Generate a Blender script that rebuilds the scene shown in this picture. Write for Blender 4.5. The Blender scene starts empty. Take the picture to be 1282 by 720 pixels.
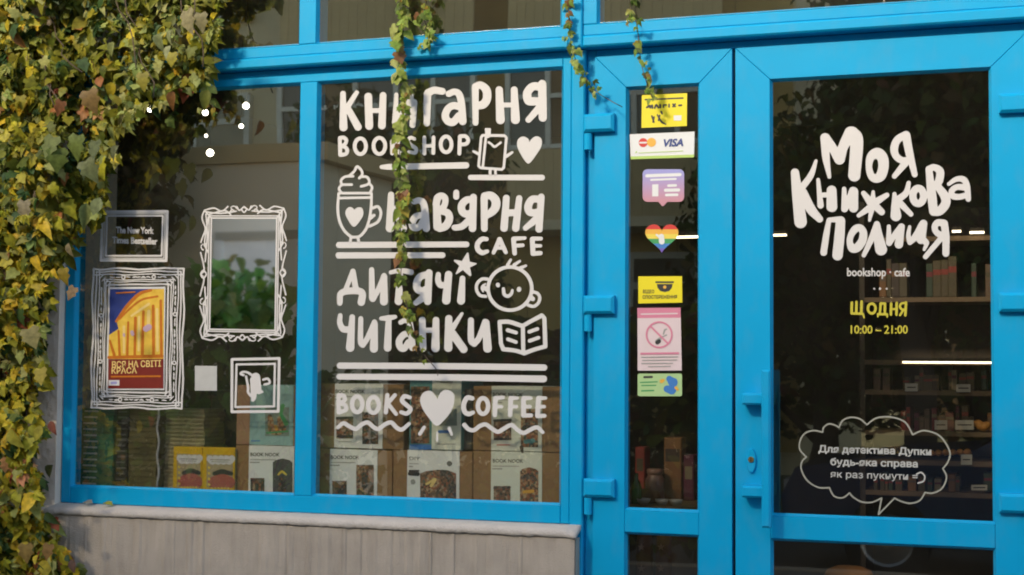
import bpy, bmesh, math, random
import numpy as np
from mathutils import Vector, Matrix, noise as mnoise
SC = bpy.context.scene
COL = SC.collection
R = math.radians

# ------------------------------------------------------------------ camera
W, H = 1282.0, 720.0
FPX, YAW, PITCH, ROLL = 1873.0, 0.33096, 0.05441, 0.00777
CAM = Vector((0.0, -4.4, 1.4))
_f = Vector((-math.sin(YAW)*math.cos(PITCH), math.cos(YAW)*math.cos(PITCH), math.sin(PITCH)))
_r0 = Vector((math.cos(YAW), math.sin(YAW), 0.0))
_u0 = _r0.cross(_f)
_r = math.cos(ROLL)*_r0 + math.sin(ROLL)*_u0
_u = -math.sin(ROLL)*_r0 + math.cos(ROLL)*_u0
cd = bpy.data.cameras.new('camera'); co = bpy.data.objects.new('camera', cd); COL.objects.link(co)
cd.sensor_width = 36.0; cd.lens = 36.0*FPX/W; cd.clip_end = 600; cd.clip_start = 0.05
m = Matrix(((_r.x, _u.x, -_f.x, CAM.x), (_r.y, _u.y, -_f.y, CAM.y), (_r.z, _u.z, -_f.z, CAM.z), (0, 0, 0, 1)))
co.matrix_world = m
SC.camera = co

# ------------------------------------------------------------------ sky, sun, exposure
SUN_EL, SUN_ROT = 30.0, 200.0
wd = bpy.data.worlds.new('World'); SC.world = wd; wd.use_nodes = True
nt = wd.node_tree; bg = nt.nodes['Background']
sky = nt.nodes.new('ShaderNodeTexSky'); sky.sky_type = 'NISHITA'; sky.sun_disc = False
sky.sun_elevation = R(SUN_EL); sky.sun_rotation = R(SUN_ROT)
sky.air_density = 0.7; sky.dust_density = 1.2; sky.ozone_density = 0.0
nt.links.new(sky.outputs[0], bg.inputs[0]); bg.inputs[1].default_value = 0.135
sl = bpy.data.lights.new('sun', 'SUN'); so = bpy.data.objects.new('sun', sl); COL.objects.link(so)
sl.energy = 1.75; sl.angle = R(8.5); sl.color = (1.0, 0.87, 0.67)
_a = R(SUN_ROT)
sdir = Vector((math.sin(_a)*math.cos(R(SUN_EL)), math.cos(_a)*math.cos(R(SUN_EL)), math.sin(R(SUN_EL))))   # towards the sun
so.rotation_euler = sdir.to_track_quat('Z', 'Y').to_euler()
VS = SC.view_settings
SC.display_settings.display_device = 'sRGB'
VS.view_transform = 'Standard'; VS.look = 'None'; VS.gamma = 1.0; VS.use_curve_mapping = False
VS.exposure = 1.46
SC.render.engine = 'CYCLES'
SC.cycles.max_bounces = 8; SC.cycles.transparent_max_bounces = 12
SC.cycles.filter_width = 1.95

# ------------------------------------------------------------------ helpers
def at(px, py, y=0.0):
    """the point at depth y behind the shop front that the photograph shows at pixel px, py"""
    d = _f + _r*((px-W/2)/FPX) - _u*((py-H/2)/FPX)
    t = (y-CAM.y)/d.y
    return CAM + d*t

MATS = {}
def mat(name, rgb, rough=0.5, var=0.12, scale=18.0, bump=0.0, metal=0.0, spec=0.5, bscale=None, trans=0.0, coat=0.0, var2=None):
    if name in MATS: return MATS[name]
    m = bpy.data.materials.new(name); m.use_nodes = True
    n = m.node_tree; p = n.nodes['Principled BSDF']
    p.inputs['Roughness'].default_value = rough; p.inputs['Metallic'].default_value = metal
    p.inputs['Specular IOR Level'].default_value = spec
    p.inputs['Coat Weight'].default_value = coat; p.inputs['Coat Roughness'].default_value = 0.15
    tc = n.nodes.new('ShaderNodeTexCoord')
    no = n.nodes.new('ShaderNodeTexNoise'); no.inputs['Scale'].default_value = scale; no.inputs['Detail'].default_value = 6
    n.links.new(tc.outputs['Object'], no.inputs['Vector'])
    mx = n.nodes.new('ShaderNodeMix'); mx.data_type = 'RGBA'
    a = [c*(1-var) for c in rgb]+[1]; b = [min(1, c*(1+var)) for c in (var2 or rgb)]+[1]
    mx.inputs['A'].default_value = a; mx.inputs['B'].default_value = b
    n.links.new(no.outputs['Fac'], mx.inputs['Factor'])
    n.links.new(mx.outputs['Result'], p.inputs['Base Color'])
    if bump:
        n2 = n.nodes.new('ShaderNodeTexNoise'); n2.inputs['Scale'].default_value = bscale or scale*4; n2.inputs['Detail'].default_value = 8
        n.links.new(tc.outputs['Object'], n2.inputs['Vector'])
        bp = n.nodes.new('ShaderNodeBump'); bp.inputs['Strength'].default_value = bump; bp.inputs['Distance'].default_value = 0.02
        n.links.new(n2.outputs['Fac'], bp.inputs['Height']); n.links.new(bp.outputs['Normal'], p.inputs['Normal'])
    MATS[name] = m
    return m

def glass_mat(name, refl=0.2, tint=(0.985, 0.985, 0.94), dust=0.03):
    m = bpy.data.materials.new(name); m.use_nodes = True; n = m.node_tree; n.nodes.clear()
    out = n.nodes.new('ShaderNodeOutputMaterial'); mix = n.nodes.new('ShaderNodeMixShader')
    tr = n.nodes.new('ShaderNodeBsdfTransparent'); tr.inputs[0].default_value = (*tint, 1)
    gl = n.nodes.new('ShaderNodeBsdfGlossy'); gl.inputs['Roughness'].default_value = 0.012
    gl.inputs[0].default_value = (1.0, 0.90, 0.66, 1)
    # Schlick's curve on the unsigned angle, so that both sides of the pane reflect alike
    ge = n.nodes.new('ShaderNodeNewGeometry'); dt = n.nodes.new('ShaderNodeVectorMath'); dt.operation = 'DOT_PRODUCT'
    n.links.new(ge.outputs['Normal'], dt.inputs[0]); n.links.new(ge.outputs['Incoming'], dt.inputs[1])
    ab = n.nodes.new('ShaderNodeMath'); ab.operation = 'ABSOLUTE'; n.links.new(dt.outputs['Value'], ab.inputs[0])
    om = n.nodes.new('ShaderNodeMath'); om.operation = 'SUBTRACT'; om.inputs[0].default_value = 1.0; n.links.new(ab.outputs[0], om.inputs[1])
    fr = n.nodes.new('ShaderNodeMath'); fr.operation = 'POWER'; fr.inputs[1].default_value = 5.0; n.links.new(om.outputs[0], fr.inputs[0])
    ad = n.nodes.new('ShaderNodeMath'); ad.operation = 'ADD'; ad.inputs[1].default_value = refl; ad.use_clamp = True
    tc = n.nodes.new('ShaderNodeTexCoord'); no = n.nodes.new('ShaderNodeTexNoise'); no.inputs['Scale'].default_value = 1.6; no.inputs['Detail'].default_value = 1
    bp = n.nodes.new('ShaderNodeBump'); bp.inputs['Strength'].default_value = 0.08; bp.inputs['Distance'].default_value = 0.01
    n.links.new(tc.outputs['Object'], no.inputs['Vector']); n.links.new(no.outputs['Fac'], bp.inputs['Height']); n.links.new(bp.outputs['Normal'], gl.inputs['Normal'])
    n.links.new(fr.outputs[0], ad.inputs[0]); n.links.new(ad.outputs[0], mix.inputs[0])
    n.links.new(tr.outputs[0], mix.inputs[1]); n.links.new(gl.outputs[0], mix.inputs[2])
    # a thin uneven film of street dust, added as haze lifting the dark glass
    df = n.nodes.new('ShaderNodeBsdfDiffuse'); df.inputs[0].default_value = (0.50, 0.45, 0.34, 1); dm = n.nodes.new('ShaderNodeMixShader')
    n3 = n.nodes.new('ShaderNodeTexNoise'); n3.inputs['Scale'].default_value = 2.5; n3.inputs['Detail'].default_value = 7; mr = n.nodes.new('ShaderNodeMapRange')
    mr.inputs['From Min'].default_value = .3; mr.inputs['From Max'].default_value = .75; mr.inputs['To Min'].default_value = dust*.5; mr.inputs['To Max'].default_value = dust*1.6
    n.links.new(tc.outputs['Object'], n3.inputs['Vector']); n.links.new(n3.outputs['Fac'], mr.inputs['Value']); n.links.new(mr.outputs[0], dm.inputs[0])
    n.links.new(mix.outputs[0], dm.inputs[1]); n.links.new(df.outputs[0], dm.inputs[2]); n.links.new(dm.outputs[0], out.inputs[0])
    MATS[name] = m
    return m

def emit_mat(name, rgb, s):
    m = bpy.data.materials.new(name); m.use_nodes = True
    p = m.node_tree.nodes['Principled BSDF']; p.inputs['Base Color'].default_value = (*rgb, 1)
    p.inputs['Emission Color'].default_value = (*rgb, 1); p.inputs['Emission Strength'].default_value = s
    MATS[name] = m
    return m

def tag(o, label=None, cat=None, group=None, kind=None):
    if label: o['label'] = label
    if cat: o['category'] = cat
    if group: o['group'] = group
    if kind: o['kind'] = kind
    return o

def empty(name, loc, label, cat, group=None, rz=0):
    o = bpy.data.objects.new(name, None); COL.objects.link(o); o.location = loc; o.rotation_euler.z = rz
    o.empty_display_size = 0.1
    return tag(o, label, cat, group)

class MB:
    """collects shapes in world coordinates, then links them as ONE mesh object"""
    def __init__(s): s.v = []; s.f = []; s.mi = []; s.mats = []; s.col = None
    def m(s, material):
        if material not in s.mats: s.mats.append(material)
        return s.mats.index(material)
    def add(s, vs, fs, material):
        o = len(s.v); k = s.m(material)
        s.v += [tuple(v) for v in vs]; s.f += [tuple(i+o for i in f) for f in fs]; s.mi += [k]*len(fs)
    def box(s, x0, x1, y0, y1, z0, z1, material):
        vs = [(x, y, z) for x in (x0, x1) for y in (y0, y1) for z in (z0, z1)]
        s.add(vs, [(0, 1, 3, 2), (4, 6, 7, 5), (0, 4, 5, 1), (2, 3, 7, 6), (0, 2, 6, 4), (1, 5, 7, 3)], material)
    def bbox(s, x0, x1, y0, y1, z0, z1, material, b=0.004):
        """box whose front (low y) edges are chamfered"""
        vs = []
        for (y, i) in ((y1, 0), (y0+b, 0), (y0, b)):
            vs += [(x0+i, y, z0+i), (x1-i, y, z0+i), (x1-i, y, z1-i), (x0+i, y, z1-i)]
        fs = [(3, 2, 1, 0), (8, 9, 10, 11)]
        for k in (0, 4):
            for j in range(4): fs.append((k+j, k+(j+1) % 4, k+4+(j+1) % 4, k+4+j))
        s.add(vs, fs, material)
    def prism(s, poly, y0, y1, material, b=0.0):
        """polygon of (x, z) extruded from y0 (front) to y1, front edge chamfered"""
        n = len(poly); cx = sum(p[0] for p in poly)/n; cz = sum(p[1] for p in poly)/n
        def ins(p):
            if not b: return p
            d = math.hypot(p[0]-cx, p[1]-cz) or 1
            return (p[0]-(p[0]-cx)/d*b, p[1]-(p[1]-cz)/d*b)
        vs = [(p[0], y1, p[1]) for p in poly]+[(p[0], y0+b, p[1]) for p in poly]+[(ins(p)[0], y0, ins(p)[1]) for p in poly]
        fs = [tuple(range(2*n, 3*n)), tuple(reversed(range(n)))]
        for k in (0, n):
            for j in range(n): fs.append((k+j, k+(j+1) % n, k+n+(j+1) % n, k+n+j))
        s.add(vs, fs, material)
    def tube(s, pts, rad, material, n=8, cap=True):
        pts = [Vector(p) for p in pts]; rs = rad if isinstance(rad, (list, tuple)) else [rad]*len(pts)
        vs = []; fs = []
        for i, p in enumerate(pts):
            t = (pts[min(i+1, len(pts)-1)]-pts[max(i-1, 0)]).normalized()
            a = t.cross(Vector((0, 1, 0.013)) if abs(t.y) < 0.9 else Vector((1, 0, 0))).normalized(); b = t.cross(a)
            for k in range(n):
                w = 2*math.pi*k/n; vs.append(p+(a*math.cos(w)+b*math.sin(w))*rs[i])
        for i in range(len(pts)-1):
            for k in range(n): fs.append((i*n+k, i*n+(k+1) % n, (i+1)*n+(k+1) % n, (i+1)*n+k))
        if cap: fs += [tuple(range(n)), tuple(reversed(range((len(pts)-1)*n, len(pts)*n)))]
        s.add(vs, fs, material)
    def lathe(s, c, prof, material, n=14, axis='z'):
        vs = []; fs = []
        for (r, h) in prof:
            for k in range(n):
                w = 2*math.pi*k/n; a, b = r*math.cos(w), r*math.sin(w)
                vs.append((c[0]+a, c[1]+b, c[2]+h) if axis == 'z' else (c[0]+a, c[1]+h, c[2]+b))
        for i in range(len(prof)-1):
            for k in range(n): fs.append((i*n+k, i*n+(k+1) % n, (i+1)*n+(k+1) % n, (i+1)*n+k))
        s.add(vs, fs, material)
    def build(s, name, parent=None, origin=None, smooth=False, label=None, cat=None, group=None, kind=None):
        me = bpy.data.meshes.new(name)
        if parent is not None: base = parent_base(parent)
        elif origin is not None: base = Vector(origin)
        else: base = Vector((0, 0, 0))
        me.from_pydata([tuple(Vector(v)-base) for v in s.v], [], s.f)
        for mm in s.mats: me.materials.append(mm)
        me.polygons.foreach_set('material_index', s.mi)
        if smooth: me.polygons.foreach_set('use_smooth', [True]*len(s.f))
        if s.col is not None:
            ca = me.color_attributes.new('leaf_colour', 'FLOAT_COLOR', 'POINT')
            ca.data.foreach_set('color', np.asarray(s.col, dtype=np.float32).ravel())
        me.update()
        if not s.col and len(s.f) < 20000:
            b = bmesh.new(); b.from_mesh(me); bmesh.ops.recalc_face_normals(b, faces=b.faces); b.to_mesh(me); b.free()
        o = bpy.data.objects.new(name, me); COL.objects.link(o)
        if parent is not None: o.parent = parent
        else: o.location = base
        return tag(o, label, cat, group, kind)

def parent_base(p):
    b = Vector((0, 0, 0))
    while p is not None:
        b = b+Vector(p.location); p = p.parent
    return b

def copy_tree(o, parent=None):
    c = o.copy(); COL.objects.link(c)
    if parent is not None: c.parent = parent
    for ch in list(o.children): copy_tree(ch, c)
    return c

# ---- flat lettering and printing: brush strokes merged into one outline, then meshed
def smooth_line(pts, n=7):
    """Catmull-Rom through (x, y, r); a closed ring when the first and last point agree"""
    if len(pts) < 3: return pts
    P = [np.array(p, float) for p in pts]
    closed = np.allclose(P[0][:2], P[-1][:2])
    Q = ([P[-2]]+P+[P[1]]) if closed else ([2*P[0]-P[1]]+P+[2*P[-1]-P[-2]])
    out = []
    for i in range(1, len(Q)-2):
        a, b, c, d = Q[i-1], Q[i], Q[i+1], Q[i+2]
        for k in range(n):
            t = k/n
            v = 0.5*((2*b)+(c-a)*t+(2*a-5*b+4*c-d)*t*t+(3*b-a-3*c+d)*t**3)
            v[2] = b[2]+(c[2]-b[2])*t
            out.append(tuple(v))
    out.append(tuple(P[-1]))
    return out

def ell(cx, cy, rx, ry, r, rot=0.0, n=18):
    return [(cx+rx*math.cos(a)*math.cos(rot)-ry*math.sin(a)*math.sin(rot), cy+rx*math.cos(a)*math.sin(rot)+ry*math.sin(a)*math.cos(rot), r)
            for a in [2*math.pi*k/n for k in range(n+1)]]

def zs(ox, oy, s, strokes, r=None):
    """strokes written in an enlarged view (origin ox, oy, factor s) back to photograph pixels"""
    out = []
    for st in strokes:
        q = []
        for p in st:
            rr = p[2] if len(p) > 2 else r
            q.append((ox+p[0]/s, oy+p[1]/s, rr/s))
        out.append(q)
    return out

def outline_cells(strokes, polys=(), step=0.6, smooth=True, grow=0.0):
    """marching squares over the union of the strokes and polygons; returns verts and faces in pixel space"""
    segs = []
    for st in strokes:
        q = smooth_line(st) if smooth and len(st) > 2 else st
        if len(q) == 1: segs.append((q[0], q[0]))
        for a, b in zip(q[:-1], q[1:]): segs.append((a, b))
    xs = [p[0]+sg*p[2] for s in segs for p in s for sg in (-1, 1)]+[p[0] for q in polys for p in q]
    ys = [p[1]+sg*p[2] for s in segs for p in s for sg in (-1, 1)]+[p[1] for q in polys for p in q]
    x0, y0 = min(xs)-2, min(ys)-2; nx = int((max(xs)+2-x0)/step)+2; ny = int((max(ys)+2-y0)/step)+2
    D = np.full((ny, nx), 1e3)
    gx = x0+step*np.arange(nx); gy = y0+step*np.arange(ny)
    for a, b in segs:
        m = max(a[2], b[2])+3
        i0 = max(0, int((min(a[0], b[0])-m-x0)/step)); i1 = min(nx, int((max(a[0], b[0])+m-x0)/step)+2)
        j0 = max(0, int((min(a[1], b[1])-m-y0)/step)); j1 = min(ny, int((max(a[1], b[1])+m-y0)/step)+2)
        X, Y = np.meshgrid(gx[i0:i1], gy[j0:j1])
        dx, dy = b[0]-a[0], b[1]-a[1]; L = dx*dx+dy*dy
        t = np.clip(((X-a[0])*dx+(Y-a[1])*dy)/L, 0, 1) if L > 1e-9 else np.zeros_like(X)
        d = np.hypot(X-a[0]-t*dx, Y-a[1]-t*dy)-(a[2]+(b[2]-a[2])*t)-grow
        D[j0:j1, i0:i1] = np.minimum(D[j0:j1, i0:i1], d)
    for q in polys:
        X, Y = np.meshgrid(gx, gy); ins = np.zeros_like(X, bool); dm = np.full_like(X, 1e3)
        for k in range(len(q)):
            a, b = q[k], q[(k+1) % len(q)]
            dx, dy = b[0]-a[0], b[1]-a[1]; L = dx*dx+dy*dy+1e-12
            t = np.clip(((X-a[0])*dx+(Y-a[1])*dy)/L, 0, 1)
            dm = np.minimum(dm, np.hypot(X-a[0]-t*dx, Y-a[1]-t*dy))
            c = (a[1] > Y) != (b[1] > Y)
            xi = a[0]+(Y-a[1])*dx/(dy if abs(dy) > 1e-12 else 1e-12)
            ins ^= c & (X < xi)
        D = np.minimum(D, np.where(ins, -dm, dm))
    D = np.where(np.abs(D) < 1e-6, -1e-6, D)
    I = D < 0
    V = []; F = []; idx = {}
    def vert(key, x, y):
        if key not in idx: idx[key] = len(V); V.append((x, y))
        return idx[key]
    def node(i, j): return vert((i, j, 0), gx[i], gy[j])
    def cut(i, j, k, l):
        key = (min((i, j), (k, l)), max((i, j), (k, l)))
        a, b = D[j, i], D[l, k]; t = a/(a-b)
        return vert(key, gx[i]+(gx[k]-gx[i])*t, gy[j]+(gy[l]-gy[j])*t)
    cnt = I[:-1, :-1].astype(int)+I[1:, :-1]+I[:-1, 1:]+I[1:, 1:]
    for j in range(ny-1):
        i = 0; row = cnt[j]
        nz = np.nonzero(row)[0]
        if len(nz) == 0: continue
        i = nz[0]; end = nz[-1]
        while i <= end:
            c = row[i]
            if c == 4:
                k = i
                while k+1 <= end and row[k+1] == 4: k += 1
                F.append((node(i, j), node(k+1, j), node(k+1, j+1), node(i, j+1))); i = k+1; continue
            if c:
                cs = [(i, j), (i+1, j), (i+1, j+1), (i, j+1)]; poly = []
                for q in range(4):
                    a, b = cs[q], cs[(q+1) % 4]
                    if I[a[1], a[0]]: poly.append(node(*a))
                    if I[a[1], a[0]] != I[b[1], b[0]]: poly.append(cut(a[0], a[1], b[0], b[1]))
                if len(poly) > 2: F.append(tuple(poly))
            i += 1
    return V, F

def text_shape(s, bold=0.0):
    cu = bpy.data.curves.new('t', 'FONT'); cu.body = s; cu.offset = bold; cu.resolution_u = 3; cu.fill_mode = 'FRONT'
    ob = bpy.data.objects.new('t', cu); COL.objects.link(ob)
    dg = bpy.context.evaluated_depsgraph_get(); me = ob.evaluated_get(dg).to_mesh()
    V = [(v.co.x, v.co.y) for v in me.vertices]; F = [tuple(p.vertices) for p in me.polygons]
    ob.evaluated_get(dg).to_mesh_clear(); bpy.data.objects.remove(ob); bpy.data.curves.remove(cu)
    return V, F

class Flat:
    """a thin printed or cut sheet facing the street, drawn in photograph pixels at depth y"""
    def __init__(s, y): s.y = y; s.mb = MB(); s.k = 0; s.pts = []
    def _add(s, V, F, material):
        yy = s.y-0.00025*s.k
        s.mb.add([at(px, py, yy) for px, py in V], [tuple(reversed(f)) for f in F], material); s.pts += V; s.k += 1
        return s
    def poly(s, pts, material): return s._add(list(pts), [tuple(range(len(pts)))], material)
    def rect(s, x0, y0, x1, y1, material, sk=0.0):
        return s.poly([(x0, y0), (x1, y0+sk*(x1-x0)), (x1, y1+sk*(x1-x0)), (x0, y1)], material)
    def ink(s, strokes, material, polys=(), step=0.6, smooth=True, grow=0.0):
        V, F = outline_cells(strokes, polys, step, smooth, grow); return s._add(V, F, material)
    def text(s, body, p0, p1, h, material, bold=0.0):
        """body set from p0 to p1 along its baseline, capital height h pixels"""
        V, F = text_shape(body, bold); xs = [v[0] for v in V]; a, b = min(xs), max(xs)
        dx, dy = p1[0]-p0[0], p1[1]-p0[1]
        q = []
        for x, y in V:
            t = (x-a)/(b-a); q.append((p0[0]+dx*t, p0[1]+dy*t-y/0.73*h))
        return s._add(q, [tuple(reversed(f)) for f in F], material)
    def build(s, name, label=None, cat=None, group=None, parent=None):
        ps = s.pts; cx = sum(p[0] for p in ps)/len(ps); cy = max(p[1] for p in ps)
        if parent is not None: return s.mb.build(name, parent=parent)
        return s.mb.build(name, origin=at(cx, cy, s.y), label=label, cat=cat, group=group)
# ------------------------------------------------------------------ materials
BLUE = mat('blue_paint', (0.0003, 0.355, 0.63), 0.42, 0.07, 6.0, bump=0.05, spec=0.22, bscale=9)
# street dust and small scuffs on the paint
_n = BLUE.node_tree; _p = _n.nodes['Principled BSDF']; _src = _p.inputs['Base Color'].links[0].from_socket
_tc = _n.nodes.new('ShaderNodeTexCoord'); _mp = _n.nodes.new('ShaderNodeMapping'); _mp.inputs['Scale'].default_value = (6, 6, 3.0); _nz = _n.nodes.new('ShaderNodeTexNoise'); _nz.inputs['Scale'].default_value = 4; _nz.inputs['Detail'].default_value = 9
_mr = _n.nodes.new('ShaderNodeMapRange'); _mr.inputs['From Min'].default_value = .48; _mr.inputs['From Max'].default_value = .78; _mr.inputs['To Max'].default_value = .13
_mx = _n.nodes.new('ShaderNodeMix'); _mx.data_type = 'RGBA'; _mx.inputs['B'].default_value = (0.16, 0.30, 0.38, 1)
_n.links.new(_tc.outputs['Object'], _mp.inputs[0]); _n.links.new(_mp.outputs[0], _nz.inputs['Vector']); _n.links.new(_nz.outputs['Fac'], _mr.inputs['Value']); _n.links.new(_mr.outputs[0], _mx.inputs['Factor'])
_n.links.new(_src, _mx.inputs['A']); _n.links.new(_mx.outputs['Result'], _p.inputs['Base Color'])
GLASS = glass_mat('window_glass', 0.325)
DGLASS = glass_mat('door_glass', 0.23, (0.92, 0.92, 0.86), 0.012)
CONC = mat('rough_concrete', (0.46, 0.395, 0.31), 0.95, 0.22, 9.0, bump=0.3, bscale=220, spec=0.2)
# rain streaks and stains down the concrete
_n = CONC.node_tree; _p = _n.nodes['Principled BSDF']; _src = _p.inputs['Base Color'].links[0].from_socket
_tc = _n.nodes.new('ShaderNodeTexCoord'); _mp = _n.nodes.new('ShaderNodeMapping'); _mp.inputs['Scale'].default_value = (13, 13, 2.4); _nz = _n.nodes.new('ShaderNodeTexNoise'); _nz.inputs['Scale'].default_value = 3; _nz.inputs['Detail'].default_value = 10
_mr = _n.nodes.new('ShaderNodeMapRange'); _mr.inputs['From Min'].default_value = .42; _mr.inputs['From Max'].default_value = .72; _mr.inputs['To Max'].default_value = .28
_mx = _n.nodes.new('ShaderNodeMix'); _mx.data_type = 'RGBA'; _mx.inputs['B'].default_value = (0.25, 0.205, 0.15, 1)
_n.links.new(_tc.outputs['Object'], _mp.inputs[0]); _n.links.new(_mp.outputs[0], _nz.inputs['Vector']); _n.links.new(_nz.outputs['Fac'], _mr.inputs['Value']); _n.links.new(_mr.outputs[0], _mx.inputs['Factor'])
_n.links.new(_src, _mx.inputs['A']); _n.links.new(_mx.outputs['Result'], _p.inputs['Base Color'])
LEDGE = mat('mortar_ledge', (0.56, 0.50, 0.42), 0.95, 0.15, 14.0, bump=0.3, bscale=120, spec=0.2)
PLASTER = mat('plaster', (0.80, 0.66, 0.52), 0.95, 0.12, 5.0, bump=0.4, bscale=40, spec=0.2)
PAVE = mat('pavement_slabs', (0.17, 0.16, 0.145), 0.9, 0.25, 3.0, bump=0.4)
ASPH = mat('asphalt', (0.05, 0.05, 0.05), 0.9, 0.2, 8.0, bump=0.3)
GRASS = mat('grass', (0.06, 0.08, 0.02), 0.95, 0.4, 6.0, bump=0.6)
RUB = mat('black_seal', (0.012, 0.012, 0.012), 0.6)
BRASS = mat('brass', (0.5, 0.36, 0.12), 0.35, 0.1, metal=1.0)
VINYL = mat('white_vinyl', (0.68, 0.645, 0.59), 0.55, 0.03, 3.0, spec=0.3)
THINV = mat('thin_white_vinyl', (0.60, 0.57, 0.51), 0.6, 0.05, 3.0, spec=0.3)

# ------------------------------------------------------------------ ground
def ground(name, x0, x1, y0, y1, z, material, kind='structure'):
    b = MB(); b.add([(x0, y0, z), (x1, y0, z), (x1, y1, z), (x0, y1, z)], [(0, 1, 2, 3)], material)
    return b.build(name, kind=kind)
ground('ground', -120, 120, -160, 60, -0.14, GRASS)
b = MB(); b.box(-40, 40, -6.2, -0.001, -0.13, 0.0, PAVE); b.build('pavement', kind='structure')
ground('road', -60, 60, -10.0, -6.35, -0.13, ASPH)
b = MB(); b.box(-40, 40, -6.35, -6.2, -0.13, 0.01, CONC); b.build('kerb', kind='structure')

# ------------------------------------------------------------------ the shop building's walls
bld = empty('shop_building', (-1.5, 0.2, 0), 'pale plastered wall of the bookshop building showing between creeper and blue frame', 'building')
b = MB(); b.box(-9.0, -3.152, -0.03, 0.3, 0, 3.02, PLASTER); b.build('wall', bld)
b = MB(); b.box(-9.0, 5.0, -0.03, 0.3, 3.02, 3.75, PLASTER); b.build('wall', bld)
b = MB(); b.box(0.33, 5.0, -0.03, 0.3, 0, 3.02, PLASTER); b.build('wall', bld)
# concrete plinth: cap of mortar on a ribbed cast panel
pl = empty('plinth_wall', (-2.2, -0.05, 0), 'ribbed grey concrete plinth under the two display windows', 'low wall')
b = MB(); rnd = random.Random(3)
zt = 0.893
xs = [-3.6]; 
while xs[-1] < -1.287: xs.append(min(-1.287, xs[-1]+rnd.choice([0.006, 0.011, 0.018, 0.026, 0.035])))
prof = []
for i, x in enumerate(xs):
    d = rnd.choice([0.0, 0.0008, 0.0016, 0.0035])
    prof.append((x, -0.062+d)); 
    if i < len(xs)-1: prof.append((xs[i]*.35+xs[i+1]*.65, -0.062+d+rnd.uniform(-.0012, .0012)))
vs = []; fs = []
NZ = 30
for k in range(NZ+1):
    z = zt*k/NZ
    for (x, y) in prof:
        w = 0.004*mnoise.noise(Vector((x*9, z*3, 1.0)))+0.0025*mnoise.noise(Vector((x*60, z*8, 4.0)))
        vs.append((x, y+w, z))
n = len(prof)
for k in range(NZ):
    for j in range(n-1): fs.append((k*n+j, k*n+j+1, (k+1)*n+j+1, (k+1)*n+j))
b.add(vs, fs, CONC)
b.box(-3.6, -1.2875, -0.045, 0.28, 0, zt-0.002, CONC)
b.build('wall_panel', pl)
b = MB(); N = 220; vs = []; fs = []
for i in range(N+1):
    x = -3.6+(3.6-1.283)*i/N
    w = 0.0016*mnoise.noise(Vector((x*7, 0, 0)))+0.0016*mnoise.noise(Vector((x*31, 2, 0)))
    w2 = 0.002*mnoise.noise(Vector((x*11, 5, 0)))+0.003*mnoise.noise(Vector((x*43, 7, 0)))
    e = 0.012*max(0, (i-N+4)/4)
    for (y, z) in ((0.02, 0.926), (-0.004, 0.929+w*.4), (-0.05, 0.922+w-e), (-0.066+w2, 0.914+w-e), (-0.068+w2, 0.897+w2-e*.3), (-0.054, 0.8935+w2)): vs.append((x, y, z))
for i in range(N):
    for j in range(5): fs.append((i*6+j, (i+1)*6+j, (i+1)*6+j+1, i*6+j+1))
fs.append(tuple(range(N*6, N*6+6)))
b.add(vs, fs, LEDGE); b.build('ledge', pl, smooth=True)

# ------------------------------------------------------------------ the fixed blue frame with its panes
def bead_ring(b, x0, x1, z0, z1, y=0.0, d=0.016, i=0.007):
    """sloped glazing bead round an opening (opening edge at the face y, glass edge i further in, d deeper)"""
    o = [(x0, z0), (x1, z0), (x1, z1), (x0, z1)]; q = [(x0+i, z0+i), (x1-i, z0+i), (x1-i, z1-i), (x0+i, z1-i)]
    vs = [(p[0], y+0.0005, p[1]) for p in o]+[(p[0], y+d, p[1]) for p in q]
    vs += [(p[0], y+d+0.006, p[1]) for p in q]
    fs = [(k, (k+1) % 4, 4+(k+1) % 4, 4+k) for k in range(4)]+[(4+k, 4+(k+1) % 4, 8+(k+1) % 4, 8+k) for k in range(4)]
    b.add(vs, fs, BLUE)
def pane(parent, x0, x1, z0, z1, y, material, label=None):
    b = MB(); b.add([(x0, y, z0), (x1, y, z0), (x1, y, z1), (x0, y, z1)], [(0, 1, 2, 3)], material)
    return b.build('pane', parent, label=label)

win = empty('shop_window', (-2.2, 0.0, 0.93), 'bright blue shop window frame with two large panes and top lights', 'window frame')
FB = 0.06
def member(name, x0, x1, z0, z1, y0=0.0, bev=0.003, y1=FB):
    b = MB(); b.bbox(x0, x1, y0, y1, z0, z1, BLUE, bev); return b.build(name, win)
member('stile', -3.150, -3.1125, 0.9295, 2.365)
member('stile', -1.3505, -1.322, 0.9295, 2.365)
member('mullion', -2.256, -2.194, 0.9845, 2.3385, bev=0.002)
member('rail', -3.112, -1.351, 0.9295, 0.984, bev=0.002)
member('rail', -3.112, -1.351, 2.339, 2.365, bev=0.002)
member('head_channel', -3.14, -1.323, 2.3655, 2.3885, 0.012)
member('post', -1.3215, -1.279, 0.02, 2.3885, -0.004, bev=0.004)
member('door_jamb', -1.2785, -1.2490, 0.02, 2.3885, 0.022, y1=0.07)
member('door_jamb', 0.0235, 0.075, 0.02, 2.3885, 0.0, y1=0.07)
member('door_head', -1.2488, 0.0233, 2.3655, 2.3885, 0.022, y1=0.07)
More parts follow.
